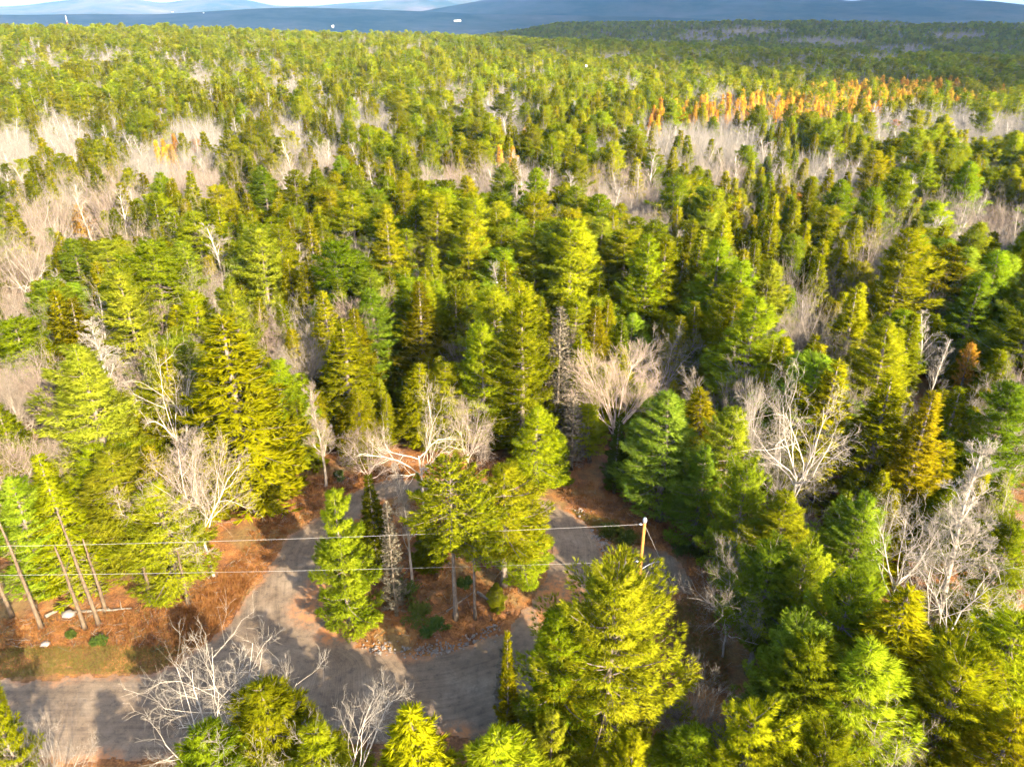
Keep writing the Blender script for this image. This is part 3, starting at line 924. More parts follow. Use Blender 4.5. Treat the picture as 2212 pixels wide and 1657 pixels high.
by_top('brush', 1500, 1490, 8, 2.4, (.82, .78, .74), 'dim grey brush between the big front pine and dark pines', var=2)
by_top('spruce', 1965, 1282, 15, 2.8, (1.03, 1.06, .8), 'yellow spruce in front of the wide white bare tree', var=0)
by_top('spruce', 1930, 815, 16, 2.7, (1.05, 1.0, .8), 'olive spruce right of the largest white-limbed tree', var=3)
by_top('spruce', 2015, 850, 16, 2.4, (1.1, 1.0, .8), 'second olive spruce right of the largest white-limbed tree', var=1)
for q, (u, v, h, R, ti, lb) in enumerate([
        (1735, 1335, 13, 3.2, (.85, 1.0, 2.4), 'blue-green pine on the right rim below the pinkish brush'),
        (1755, 1160, 13, 3.2, (1.0, 1.1, 1.4), 'light green pine behind the pinkish brush'),
        (1850, 1230, 14, 3.4, (1.0, 1.1, 1.2), 'fresh green pine left of the yellow spruce on the right'),
        (1620, 990, 13, 3.2, (.85, 1.0, 1.4), 'green pine at the right rim above the pole'),
        (1700, 1060, 12, 2.6, (1.1, 1.1, 1.2), 'bright pine under the low bare tree on the right'),
        (1590, 880, 14, 2.6, (.9, 1.05, 1.8), 'blue-tinged pine below the forked white bare tree'),
        (1925, 700, 15, 3.0, (1.1, 1.08, 1.0), 'pine between the olive spruces and broad yellow pine'),
        (1672, 1180, 12, 2.6, (.7, .9, 1.4), 'shaded green pine nearest the pole on the right rim'),
        (1700, 1425, 11, 2.4, (.8, .95, 1.6), 'dark pine beside the brown grass verge'),
        (1760, 1390, 13, 2.8, (.8, .92, .9), 'shaded olive pine in the lower right forest'),
        (1870, 1400, 14, 3.0, (.85, 1.0, 1.2), 'dark green pine in front of the yellow spruce'),
        (1640, 1520, 13, 3.6, (1.15, 1.12, .8), 'bright yellow-green pine at the bottom right of centre'),
        (1800, 1575, 13, 3.2, (1.05, 1.1, 1.0), 'green pine at the bottom edge left of the brown bare crown'),
        (2085, 1415, 14, 4.0, (1.15, 1.12, .8), 'wide bright pine in the bottom right corner'),
        (2195, 1120, 11, 3.2, (1.0, 1.08, 1.2), 'green pine at the right edge behind the white bare trees'),
        (2205, 1330, 14, 3.4, (1.1, 1.1, .9), 'green pine cut by the right edge below the white bare trees'),
        (2195, 1540, 13, 3.0, (1.2, 1.08, .7), 'yellow pine cut by the bottom right corner'),
        (2190, 830, 15, 3.2, (.9, 1.05, 1.6), 'green pine cut by the right edge below mid height'),
        (1515, 1590, 9, 2.2, (.85, 1.0, 1.2), 'low green pine at the bottom beside the front pine')]):
    by_top('roundpine' if q in (0, 1, 2, 3, 11, 12, 13, 14) else 'pine', u, v, h, R * 1.1, ti, lb, var=q)
# foreground
by_top('roundpine', 1330, 1232, 17.5, 5.2, (1.06, 1.06, 1.2), 'biggest pine in front, bright green, hiding the foot of the pole', var=0)
by_top('pine', 1205, 1330, 14, 2.6, (1.05, 1.08, .8), 'green pine joined to the left side of the biggest front pine', var=1)
by_top('youngpine', 1225, 1410, 11, 2.2, (1.25, 1.1, .7), 'small yellow pine in front of the biggest pine', var=1)
by_base('dead', 1092, 1575, 1385, .85, (.78, .75, .70), 'thin lichen-covered dead spruce at the near road edge', var=3)
by_top('fir', 1097, 1368, 12.2, .85, (1.5, 1.3, .6), 'narrow bright fir top above the lichen-covered trunk')
by_top('spruce', 890, 1538, 13, 2.6, (1.18, 1.12, .7), 'yellow spruce top at the bottom edge below the road', var=2)
by_top('pine', 1065, 1590, 12, 3.2, (1.25, 1.14, 1.0), 'pale yellow pine top at the bottom edge near the road', var=0)
by_top('youngpine', 1195, 1530, 10, 1.6, (1.1, 1.1, 1.8), 'small pale pine between the front pine and bottom edge', var=2)
by_top('youngpine', 1370, 1590, 11, 2.0, (1.15, 1.12, .8), 'yellow pine top under the biggest front pine', var=3)
by_top('open', 470, 1345, 16, 6.6, WH, 'huge white bare crown in front of the road junction', var=0, rz=.6)
by_top('open', 385, 1440, 14, 4.6, WH, 'lower white bare crown left of the huge one', var=3)
by_top('pine', 560, 1495, 12, 3.0, (1.05, 1.1, .9), 'green pine under the huge white bare crown', var=2)
by_top('pine', 430, 1580, 11, 2.6, (1.0, 1.08, 1.1), 'green pine at the bottom edge left of the white crown', var=1)
by_top('pine', 680, 1565, 11, 2.8, (1.0, 1.08, 1.0), 'green pine at the bottom edge right of the white crown', var=0)
by_top('open', 720, 1490, 14, 4.4, WH, 'second white bare crown at the bottom right of the huge one', var=2)
by_top('pine', -40, 1480, 14, 1.5, (1.2, 1.12, .7), 'yellow pine cut by the lower left edge', var=1)
by_top('maple', 50, 1570, 10, 2.2, (.9, .85, .82), 'thin grey bare twigs beside the lower left pine', var=1)
# leaning bare-stemmed pines on the left bank
for q, (u, v, vt, lx) in enumerate([(92, 1363, 1120, -.03), (215, 1352, 1110, .02), (230, 1322, 1170, -.02), (328, 1312, 1180, .05), (185, 1363, 1180, -.05), (408, 1310, 1190, .03), (30, 1340, 1150, -.02)]):
    by_base('snag', u, v, vt, .9, (.62, .52, .43), ['bare dead stem by the left edge of the bank, slightly leaning', 'tallest straight bare dead stem on the left bank',
            'bare dead stem beside the straight tallest one', 'thick leaning stem with a bent foot on the left bank', 'thin grey stem behind the two tall ones on the bank',
            'thin stem at the right end of the bank, beside the bracken', 'leftmost thin stem of the bank'][q], var=q, lean=(0, lx))

# the woods that stand behind the camera and throw shade on the road
wood = sorted([(-24 + q * 2.75 + trs.uniform(-1.5, 1.5), trs.uniform(-1, 16) if q % 3 else trs.uniform(10, 16)) for q in range(26)])
WOODN = 'first second third fourth fifth sixth seventh eighth ninth tenth eleventh twelfth thirteenth fourteenth fifteenth sixteenth seventeenth eighteenth nineteenth twentieth'.split()
WOODN += ['twenty-' + q for q in WOODN[:6]]
for q, (x, y) in enumerate(wood):
    HAND.append((('pine', 'spruce', 'pine', 'maple')[q % 4], x, y, trs.uniform(13, 17), trs.uniform(2.8, 3.8), N_,
                 f'shading tree behind the viewpoint, {WOODN[q]} from its west end', dict(lod=1)))

# ---------------------------------------------------------------- random fill of the forest
CLEAR = gpoly([(-500, 1362), (0, 1352), (235, 1325), (400, 1282), (520, 1200), (560, 1112), (640, 1062), (690, 1045), (760, 1040), (850, 1015), (1060, 1022), (1190, 1055), (1240, 1035),
               (1300, 1045), (1390, 1098), (1490, 1115), (1560, 1185), (1605, 1250), (1625, 1350), (1615, 1480), (1560, 1700), (1560, 2300), (-900, 2300)])
BAREP = [(1460, 318, 170, 34), (1330, 425, 110, 50), (1150, 405, 130, 45), (640, 392, 50, 34), (425, 318, 75, 50), (305, 385, 55, 60), (620, 290, 36, 28), (790, 262, 60, 36),
         (960, 405, 70, 34), (1560, 365, 80, 40), (2140, 482, 100, 45), (30, 350, 45, 70), (40, 570, 55, 150), (175, 455, 70, 55), (1680, 262, 140, 34), (1990, 285, 150, 40),
         (1400, 470, 60, 60), (730, 345, 50, 30), (120, 300, 60, 40), (1880, 600, 60, 40), (1700, 690, 60, 40), (2060, 730, 60, 60), (2150, 1000, 80, 120), (440, 405, 50, 40), (1060, 250, 90, 30),
         (1800, 380, 60, 30), (2180, 300, 60, 40), (430, 175, 30, 15), (640, 190, 60, 15), (230, 130, 60, 14), (690, 380, 40, 30), (60, 690, 40, 60), (1775, 93, 85, 9), (1520, 85, 60, 9), (1400, 95, 50, 8), (1600, 72, 120, 5), (1950, 110, 60, 8), (2060, 80, 60, 6), (1330, 130, 40, 8), (1900, 135, 50, 10)]
LARCHP = [(1700, 243, 180, 27), (1500, 248, 80, 17), (1960, 205, 190, 22), (1413, 262, 14, 14), (1100, 352, 16, 18), (1126, 300, 12, 14), (370, 330, 22, 20), (1365, 250, 14, 14), (2100, 215, 80, 16)]


def in_patches(u, v, pts):
    w = np.zeros(len(u))
    for (a, b, ra, rb) in pts:
        w = np.maximum(w, 1.12 - np.sqrt(((u - a) / ra) ** 2 + ((v - b) / rb) ** 2))
    return w > 0.0


def scatter(rmin, rmax, spacing, seed, amax=41):
    rs = np.random.RandomState(seed)
    am = math.radians(amax)
    xs = np.arange(-rmax * math.sin(am), rmax * math.sin(am), spacing); ys = np.arange(0, rmax, spacing)
    X, Y = np.meshgrid(xs, ys)
    X = X + (np.arange(len(ys)) % 2)[:, None] * spacing * .5
    X = (X + rs.uniform(-.42, .42, X.shape) * spacing).ravel(); Y = (Y + rs.uniform(-.42, .42, Y.shape) * spacing).ravel()
    r = np.hypot(X, Y); a = np.abs(np.arctan2(X, Y))
    k = (r >= rmin) & (r < rmax) & (a < am)
    return X[k], Y[k]


def choose(X, Y, rs):
    Z = hz(X, Y) + 10
    u, v = proj(X, Y, Z)
    n = len(X)
    n1 = N3.fbm(X / 30, Y / 30, 3); n2 = N4.fbm(X / 45 + 7, Y / 45 + 3, 3)
    q = rs.rand(n)
    kind = np.full(n, 'spruce', dtype=object)
    pw = sstep(.40, .62, n1)
    sp_zone = ((u > 1430) & (u < 1950) & (v > 300) & (v < 830)) | ((u < 800) & (v > 230) & (v < 420))
    kind[q < (.20 + .5 * pw) * np.where(sp_zone, .35, 1.0)] = 'pine'
    f = (kind == 'spruce') & (rs.rand(n) < .45); kind[f] = 'fir'
    far = np.hypot(X, Y) > 500
    bareshare = .17 + .45 * sstep(.50, .64, n2)
    kind[rs.rand(n) < bareshare] = 'bare'
    bp_ = in_patches(u, v, BAREP) & (rs.rand(n) < .85); kind[bp_] = 'bare'
    lp = in_patches(u, v, LARCHP) & (rs.rand(n) < .68); kind[lp] = 'larch'
    ru = (v < 110) & (u < 1150) & (rs.rand(n) < .16) & (n2 > .45); kind[ru] = 'russet'
    ru2 = (rs.rand(n) < .006) & (Y > 125); kind[ru2] = 'russet'
    b = kind == 'bare'
    kk = rs.rand(n)
    kind[b & (kk < .46)] = 'maple'; kind[b & (kk >= .46) & (kk < .58)] = 'birch'; kind[b & (kk >= .58)] = 'brush'
    hh = {'pine': (12, 18.5, 3.8, 5.6), 'spruce': (9, 16.5, 2.2, 3.2), 'fir': (8, 15, 1.9, 2.8), 'maple': (12, 15.5, 3.8, 5.6), 'birch': (12, 16, 2.4, 3.4), 'brush': (11, 14, 3.6, 5.2),
          'larch': (10, 15.5, 1.2, 2.0), 'russet': (8, 12, 2.0, 3.2)}
    lo = np.array([hh[k] for k in kind])
    e = rs.rand(n)
    h = lo[:, 0] + (lo[:, 1] - lo[:, 0]) * e
    R = lo[:, 2] + (lo[:, 3] - lo[:, 2]) * (.6 * e + .4 * rs.rand(n))
    return kind, h, R, u, v


frs = np.random.RandomState(5)
hp_xy = np.array([(q[1], q[2]) for q in HAND]); hp_r = np.array([q[4] for q in HAND])
X, Y = scatter(16, 235, 3.75, 21)
P2 = np.stack([X, Y], 1)
ok = sdist(P2, CLEAR) > 2.0
ok &= ~((Y < 30) & (X < 9))
u0, v0 = proj(X, Y, np.full(len(X), 12.0))
ok &= (u0 > -260) & (u0 < 2470) & (v0 < 1900)
for (hx, hy), hr in zip(hp_xy, hp_r):
    ok &= np.hypot(X - hx, Y - hy) > max(1.6, .62 * hr)
X, Y = X[ok], Y[ok]
kind, h, R, u, v = choose(X, Y, frs)
# thin the crowns that would stand in front of the open ground or the singled-out trees
cl_z = sdist(np.stack([X, Y], 1), CLEAR)
h = np.where(cl_z < 5, h * .82, h)
app = h / np.hypot(X, Y)
in_front = (Y < 34)
h = np.where(in_front, h * .8, h)
keep_ = np.ones(len(X), bool)
gz_ = hz(X, Y)
for q in HAND:
    hx, hy, hh_, hr_ = q[1:5]
    if hy < 18: continue
    hu, ht_ = proj(hx, hy, hh_); hb = proj(hx, hy, hh_ * (.42 if q[0] not in ('highpine', 'highspruce') else .55))[1]
    dep_h = hy * CP + CAM_Z * SP; wh = hr_ * FPX / dep_h
    cand = np.nonzero(keep_ & (Y < hy - .5) & (Y > hy - 45))[0]
    for k in cand:
        dep = Y[k] * CP + (CAM_Z - 8) * SP
        uu_, vt_ = proj(X[k], Y[k], h[k] + gz_[k])
        if abs(uu_ - hu) < .75 * (wh + R[k] * FPX / dep) and vt_ < hb:
            zs_ = np.linspace(1, h[k], 40); vv_ = proj(X[k], Y[k], zs_ + gz_[k])[1]
            okz = zs_[vv_ > hb]
            nh = okz.max() if len(okz) else 0
            if nh < 4.5: keep_[k] = False
            else:
                R[k] *= max(.6, nh / h[k]); h[k] = nh
X, Y, kind, h, R, u, v, app = X[keep_], Y[keep_], kind[keep_], h[keep_], R[keep_], u[keep_], v[keep_], app[keep_]
cnt = {}
for q in HAND: cnt[NAME[q[0]]] = cnt.get(NAME[q[0]], 0) + 1
single = []
rest = []
for k in np.argsort(-app):
    nm = NAME[kind[k]]
    inside = -60 < u[k] < 2272 and v[k] < 1720
    if inside and cnt.get(nm, 0) < 292:
        cnt[nm] = cnt.get(nm, 0) + 1; single.append(k)
    elif inside or Y[k] > 12:
        rest.append(k)

# labels for the unnamed ones: by row of forest and place in the row
ORD = ['first', 'second', 'third', 'fourth', 'fifth', 'sixth', 'seventh', 'eighth', 'ninth', 'tenth', 'eleventh', 'twelfth', 'thirteenth', 'fourteenth', 'fifteenth', 'sixteenth',
       'seventeenth', 'eighteenth', 'nineteenth', 'twentieth']


def ordinal(n):
    if n <= 20: return ORD[n - 1]
    tens = {2: 'twenty', 3: 'thirty', 4: 'forty', 5: 'fifty', 6: 'sixty', 7: 'seventy', 8: 'eighty', 9: 'ninety'}[n // 10 % 10]
    return tens + ('-' + ORD[n % 10 - 1] if n % 10 else 'th') if n % 10 else {'twenty': 'twentieth'}.get(tens, tens[:-1] + 'ieth')


def row_of(x, y):
    return int(max(0, (y - 18) // 9))


TINTS = {'pine': [((1.0, 1.05, 1.0), 'bright green'), ((1.18, 1.1, .8), 'yellow-green'), ((.95, 1.06, 1.9), 'blue-green'), ((.82, .92, .9), 'dark green')],
         'spruce': [((1.05, 1.0, .9), 'olive'), ((1.04, 1.05, .75), 'yellow'), ((.8, .88, .95), 'dark olive')],
         'fir': [((1.0, 1.0, 1.0), 'deep green'), ((1.15, 1.12, .8), 'golden green'), ((.8, .95, 1.5), 'dark blue-green')],
         'larch': [((1, 1, 1), 'orange'), ((1.1, 1.15, 1.1), 'golden')], 'russet': [((1, 1, 1), 'rusty'), ((1.1, .8, .7), 'red-brown')],
         'maple': [((1.05, 1.0, .96), 'pale grey'), ((1.0, .84, .76), 'pinkish'), ((.9, .82, .75), 'tan')],
         'birch': [((1.15, 1.12, 1.08), 'white'), ((1.0, .95, .9), 'grey')], 'brush': [((1.0, .84, .74), 'pinkish tan'), ((1.0, .93, .85), 'grey-tan')]}
rows = {}
for k in single:
    rows.setdefault((row_of(X[k], Y[k]), WORD[kind[k]]), []).append(k)
LAB, TNT = {}, {}
for (rw, wd), ks in rows.items():
    ks.sort(key=lambda k: u[k])
    for n_, k in enumerate(ks, 1):
        ti, tw_ = TINTS[kind[k]][trs.randint(len(TINTS[kind[k]]))]
        TNT[k] = ti
        sz = 'tall' if h[k] > np.mean(h[ks]) * 1.08 else 'short' if h[k] < np.mean(h[ks]) * .92 else 'middling'
        LAB[k] = f'{sz} {tw_} {wd}, {ordinal(n_)} from the left, {ordinal(rw + 1)} row from the bottom'

for (kd, x, y, h_, R_, ti, lb, kw) in HAND:
    plant(kd, x, y, h_, R_, lb, ti, **kw)
for k in single:
    plant(kind[k], float(X[k]), float(Y[k]), float(h[k]), float(R[k]), LAB[k], TNT[k], lean=(float(trs.normal(0, .035)), float(trs.normal(0, .035))))

# ---------------------------------------------------------------- the forest beyond: one mass
FX, FY = [X[rest]], [Y[rest]]; FK, FH, FR = [kind[rest]], [h[rest]], [R[rest]]
for (a_, b_, sp, sd_) in ((235, 420, 3.6, 31), (420, 800, 4.3, 32), (800, 1400, 5.6, 33), (1400, 2200, 7.0, 34)):
    x_, y_ = scatter(a_, b_, sp, sd_, 39)
    if a_ >= 800:
        kp = np.degrees(np.arctan2(x_, y_)) > -9
        if a_ == 800: kp |= np.hypot(x_, y_) < 1000
        x_, y_ = x_[kp], y_[kp]
    k_, h_, R_, _, _ = choose(x_, y_, frs)
    sc_ = 1.0 if a_ < 420 else 1.1 if a_ < 800 else 1.25 if a_ < 1400 else 1.45
    FX.append(x_); FY.append(y_); FK.append(k_); FH.append(h_ * (1 + .3 * (sc_ - 1))); FR.append(R_ * sc_)
FX, FY, FK, FH, FR = map(np.concatenate, (FX, FY, FK, FH, FR))
pc = bpy.data.collections.new('forest_sources')
idx_of = {}
n_ = 0
rng_of = np.hypot(FX, FY)
for kd in ('pine', 'spruce', 'fir', 'maple', 'birch', 'brush', 'larch', 'russet'):
    for lod in (1, 2):
        for vi, (tm, cm_, hp_, rp_) in enumerate(meshes(kd, lod)):
            # trunk and crown of a far tree as one mesh
            vs, fs, mi, off, nn_ = [], [], [], 0, []
            mats = []
            for q, mm in enumerate((tm, cm_)):
                if mm is None: continue
                co = np.empty(len(mm.vertices) * 3, np.float32); mm.vertices.foreach_get('co', co)
                fi = np.empty(len(mm.loops), np.int32); mm.loops.foreach_get('vertex_index', fi)
                nn_.append(BENT.get(mm.name, np.zeros((len(mm.vertices), 3)))); vs.append(co.reshape(-1, 3)); fs.append(fi.reshape(-1, 3) + off); mi.append(np.full(len(fi) // 3, len(mats), np.int32)); off += len(mm.vertices)
                mats.append(mm.materials[0])
            me = mesh_np(f'far_{kd}', np.concatenate(vs), np.concatenate(fs), mats[0])
            for q in mats[1:]: me.materials.append(q)
            me.polygons.foreach_set('material_index', np.concatenate(mi))
            nn_ = np.concatenate(nn_)
            if np.abs(nn_).max() > 0:
                me.polygons.foreach_set('use_smooth', np.ones(len(me.polygons), bool)); me.normals_split_custom_set_from_vertices(nn_.tolist())
            o = bpy.data.objects.new(f'source_{n_:03d}', me); pc.objects.link(o)
            idx_of[(kd, lod, vi)] = (n_, hp_, rp_); n_ += 1
ii = np.zeros(len(FX), np.int32); scl = np.zeros((len(FX), 3), np.float32)
for q in range(len(FX)):
    lod = 1 if rng_of[q] < 300 else 2
    kd = FK[q]
    n2_, hp_, rp_ = idx_of[(kd, lod, frs.randint(len(PROTO[(kd, lod)])))]
    ii[q] = n2_; scl[q] = (FR[q] / rp_, FR[q] / rp_, FH[q] / hp_)
rot = np.zeros((len(FX), 3), np.float32); rot[:, 2] = frs.uniform(0, 6.28, len(FX))
fm = bpy.data.meshes.new('forest')
fm.vertices.add(len(FX)); fm.vertices.foreach_set('co', np.stack([FX, FY, hz(FX, FY) - .1], 1).astype(np.float32).ravel())
fm.attributes.new('which', 'INT', 'POINT').data.foreach_set('value', ii)
fm.attributes.new('size', 'FLOAT_VECTOR', 'POINT').data.foreach_set('vector', scl.ravel())
fm.attributes.new('turn', 'FLOAT_VECTOR', 'POINT').data.foreach_set('vector', rot.ravel())
forest = obj('forest', fm)
tag(forest, 'mixed forest of conifers and bare trees receding to the ridge', 'forest', kind='stuff')
ng = bpy.data.node_groups.new('forest_points', 'GeometryNodeTree')
ng.interface.new_socket('Geometry', in_out='INPUT', socket_type='NodeSocketGeometry')
ng.interface.new_socket('Geometry', in_out='OUTPUT', socket_type='NodeSocketGeometry')
gi, go = ng.nodes.new('NodeGroupInput'), ng.nodes.new('NodeGroupOutput')
ip = ng.nodes.new('GeometryNodeInstanceOnPoints')
cinf = ng.nodes.new('GeometryNodeCollectionInfo'); cinf.inputs['Collection'].default_value = pc
cinf.inputs['Separate Children'].default_value = True; cinf.inputs['Reset Children'].default_value = True


def nattr(nm, ty):
    a = ng.nodes.new('GeometryNodeInputNamedAttribute'); a.data_type = ty; a.inputs['Name'].default_value = nm
    return a.outputs['Attribute']


e2r = ng.nodes.new('FunctionNodeEulerToRotation')
L = ng.links.new
L(gi.outputs[0], ip.inputs['Points']); L(cinf.outputs[0], ip.inputs['Instance'])
ip.inputs['Pick Instance'].default_value = True
L(nattr('which', 'INT'), ip.inputs['Instance Index']); L(nattr('turn', 'FLOAT_VECTOR'), e2r.inputs[0]); L(e2r.outputs[0], ip.inputs['Rotation'])
L(nattr('size', 'FLOAT_VECTOR'), ip.inputs['Scale']); L(ip.outputs[0], go.inputs[0])
forest.modifiers.new('forest_points', 'NODES').node_group = ng

# ---------------------------------------------------------------- utility pole, wires
px, py = onz(1392, 1127, 10.0)
pz = hz1(px, py)


def make_pole(x, y, label):
    z0 = hz1(x, y)
    p = thing('utility_pole', label, 'utility pole', (x, y, z0))
    g = Geo(); g.path([(0, 0, -.3), (0.01, 0, 3), (0.02, 0.01, 6.5), (.03, .01, 10 - z0)], [.16, .145, .13, .115], 12); obj('shaft', g.mesh('shaft', M_WOOD, True), p)
    g = Geo(); g.path([(.03, .01, 9.93 - z0), (.03, .01, 10.1 - z0), (.03, .01, 10.2 - z0), (.03, .01, 10.36 - z0)], [.14, .16, .15, .09], 10); cap = obj('metal_cap', g.mesh('metal_cap', M_METAL), p)
    for zz in (9.75, 6.2):
        g = Geo(); g.path([(-.13, 0, zz - z0), (-.24, 0, zz - z0 + .02), (-.28, 0, zz - z0 + .02), (-.40, 0, zz - z0)], [.03, .07, .075, .03], 8); obj('insulator', g.mesh('insulator', M_METAL), p)
    return p


make_pole(px, py, 'orange-brown wooden utility pole at the right of the loop')
qx, qy = -56.0, 41.0
make_pole(qx, qy, 'wooden utility pole carrying the far end of the two wires')


def wire(a, b, sag, r, n=40, name='power_line', label='', mat=M_WIRE):
    a, b = np.array(a, float), np.array(b, float)
    t = np.linspace(0, 1, n)[:, None]
    pts = a + (b - a) * t - np.array([0, 0, 1.]) * (4 * sag * t * (1 - t))
    g = Geo(); g.path(pts, np.full(n, r), 6)
    return tag(obj(name, g.mesh(name, mat, True)), label, 'wire', 'overhead wires')


wire((px - .4, py, 9.75), (qx + .3, qy, 10.6), .45, .010, label='upper overhead wire crossing the island from the pole')
wire((px - .4, py, 6.2), (qx + .3, qy, 8.2), .35, .010, label='lower overhead wire crossing the island from the pole')
gx_, gy_ = onz(1466, 1296, 0)
wire((px + .1, py, 9.6), (gx_, gy_, hz1(gx_, gy_)), 0.0, .011, 6, 'guy_wire', 'taut guy wire slanting from the pole top to the grass')
mid = np.array([px + .1, py, 9.6]) * .55 + np.array([gx_, gy_, 0]) * .45
g = Geo()
t = np.linspace(0, 1, 9)[:, None]
a = np.array([px + .1, py, mid[2] + .1]); pts = a + (mid - a) * t + np.array([0, 0, .35]) * (4 * t * (1 - t)) * .6
g.path(pts, np.full(9, .02), 6)
tag(obj('guy_strut', g.mesh('guy_strut', M_METAL)), 'short curved strut between pole and guy wire', 'strut')

# ---------------------------------------------------------------- stones, logs, sticks, undergrowth
def stone_mesh(seed):
    rs = np.random.RandomState(seed)
    t_ = (1 + 5 ** .5) / 2
    v = np.array([(-1, t_, 0), (1, t_, 0), (-1, -t_, 0), (1, -t_, 0), (0, -1, t_), (0, 1, t_), (0, -1, -t_), (0, 1, -t_), (t_, 0, -1), (t_, 0, 1), (-t_, 0, -1), (-t_, 0, 1)], float) / 1.9
    f = [(0, 11, 5), (0, 5, 1), (0, 1, 7), (0, 7, 10), (0, 10, 11), (1, 5, 9), (5, 11, 4), (11, 10, 2), (10, 7, 6), (7, 1, 8), (3, 9, 4), (3, 4, 2), (3, 2, 6), (3, 6, 8), (3, 8, 9), (4, 9, 5), (2, 4, 11), (6, 2, 10), (8, 6, 7), (9, 8, 1)]
    v = v * rs.uniform(.6, 1.2, (12, 1)) * np.array([1, .8, .6])
    return mesh_np('stone', v, f, M_STONE)


SM = [stone_mesh(q) for q in range(8)]
srs = np.random.RandomState(8)


def stone_border(line, n, width, label, grp):
    pts = np.array([onz(*p) for p in line])
    seg = np.r_[0, np.cumsum(np.hypot(*np.diff(pts, axis=0).T))]
    root = thing('stone_border', label, 'stones', (*pts[0], 0), 0, grp)
    for q in range(n):
        s_ = srs.uniform(0, seg[-1]); p = np.array([np.interp(s_, seg, pts[:, 0]), np.interp(s_, seg, pts[:, 1])]) + srs.normal(0, width, 2)
        o = obj('stone', SM[srs.randint(8)], root)
        sz = srs.uniform(.06, .15) * (1.6 if srs.rand() < .1 else 1)
        o.location = (p[0] - pts[0][0], p[1] - pts[0][1], hz1(*p) + sz * .35 + .03); o.rotation_euler = (srs.uniform(-.4, .4), srs.uniform(-.4, .4), srs.uniform(0, 6.28))
        o.scale = (sz, sz, sz)


stone_border([(795, 1398), (850, 1404), (900, 1408), (960, 1400), (1010, 1388), (1045, 1372), (1075, 1355)], 280, .38, 'pale stones edging the near side of the road island', 'loose stone borders')
stone_border([(735, 1285), (742, 1325), (758, 1358)], 70, .35, 'dark speckled stones at the west corner of the island', 'loose stone borders')
stone_border([(1285, 1150), (1305, 1172), (1318, 1195), (1330, 1215)], 120, .45, 'broken rocks on the outer road edge below the pole', 'loose stone borders')
stone_border([(1240, 1098), (1262, 1112)], 20, .3, 'few scattered stones at the outer bend of the loop', 'loose stone borders')


def log_thing(a, b, r, label, name='fallen_log', stubs=4):
    A = np.array([*onz(*a), 0.]); B = np.array([*onz(*b), 0.])
    A[2] = hz1(A[0], A[1]) + r; B[2] = hz1(B[0], B[1]) + r
    root = thing(name, label, 'log', tuple(A))
    n = 7; t = np.linspace(0, 1, n)[:, None]
    pts = (B - A) * t + srs.normal(0, r * .3, (n, 3))
    g = Geo(); g.path(pts, np.linspace(r, r * .55, n), 8); obj('trunk', g.mesh('log', M_LOG), root)
    for q in range(stubs):
        p = pts[srs.randint(1, n)]; d_ = srs.normal(0, 1, 3); d_[2] = abs(d_[2]); d_ = norm(d_) * srs.uniform(.3, .9)
        g = Geo(); g.path([p, p + d_ * .5, p + d_ + np.array([0, 0, .05])], [r * .3, r * .22, r * .1], 5); obj('branch_stub', g.mesh('branch_stub', M_LOG), root)


log_thing((100, 1343), (168, 1302), .16, 'pale fallen log slanting behind the left bank')
log_thing((160, 1330), (285, 1320), .12, 'long pale fallen log lying level on the left bank')
log_thing((1032, 1288), (1078, 1318), .14, 'fallen log slanting down on the sunny side of the island')
log_thing((965, 1330), (1020, 1290), .07, 'thin fallen branch behind the tall island spruce', stubs=6)
b_ = obj('boulder', SM[2]); x_, y_ = onz(154, 1338); b_.location = (x_, y_, hz1(x_, y_) + .3); b_.scale = (.75, .7, .75)
tag(b_, 'pale round boulder beside the fallen logs on the bank', 'boulder')
b_ = obj('boulder', SM[4]); x_, y_ = onz(102, 1398); b_.location = (x_, y_, hz1(x_, y_) + .1); b_.scale = (.5, .4, .4)
tag(b_, 'small grey boulder in the grass above the road', 'boulder')


def region_pts(n, poly_uv, seed):
    rs = np.random.RandomState(seed)
    poly = gpoly(poly_uv)
    lo, hi = poly.min(0), poly.max(0)
    P_ = rs.uniform(lo, hi, (n * 4, 2)); P_ = P_[sdist(P_, poly) < 0]
    P_ = P_[road_sd(P_) > .35]
    return P_[:n], rs


def undergrowth(name, mat, polys, n, blades, L, W, spread, label, seed):
    g = Geo()
    for q, pl in enumerate(polys):
        P_, rs = region_pts(n[q], pl, seed + q)
        if len(P_) == 0: continue
        Z = hz(P_[:, 0], P_[:, 1])
        m_ = len(P_)
        B = np.repeat(np.c_[P_, Z], blades, 0) + np.c_[rs.normal(0, .13, (m_ * blades, 2)), np.zeros(m_ * blades)]
        D = rs.normal(0, spread, (m_ * blades, 3)); D[:, 2] = np.abs(D[:, 2]) * .5 + .6
        g.blades(B, D, rs.uniform(.5, 1.2, m_ * blades) * L * np.repeat(rs.uniform(.5, 1.5, m_), blades), W, rs)
    return tag(obj(name, g.mesh(name, mat)), label, name.replace('_', ' '), kind='stuff')


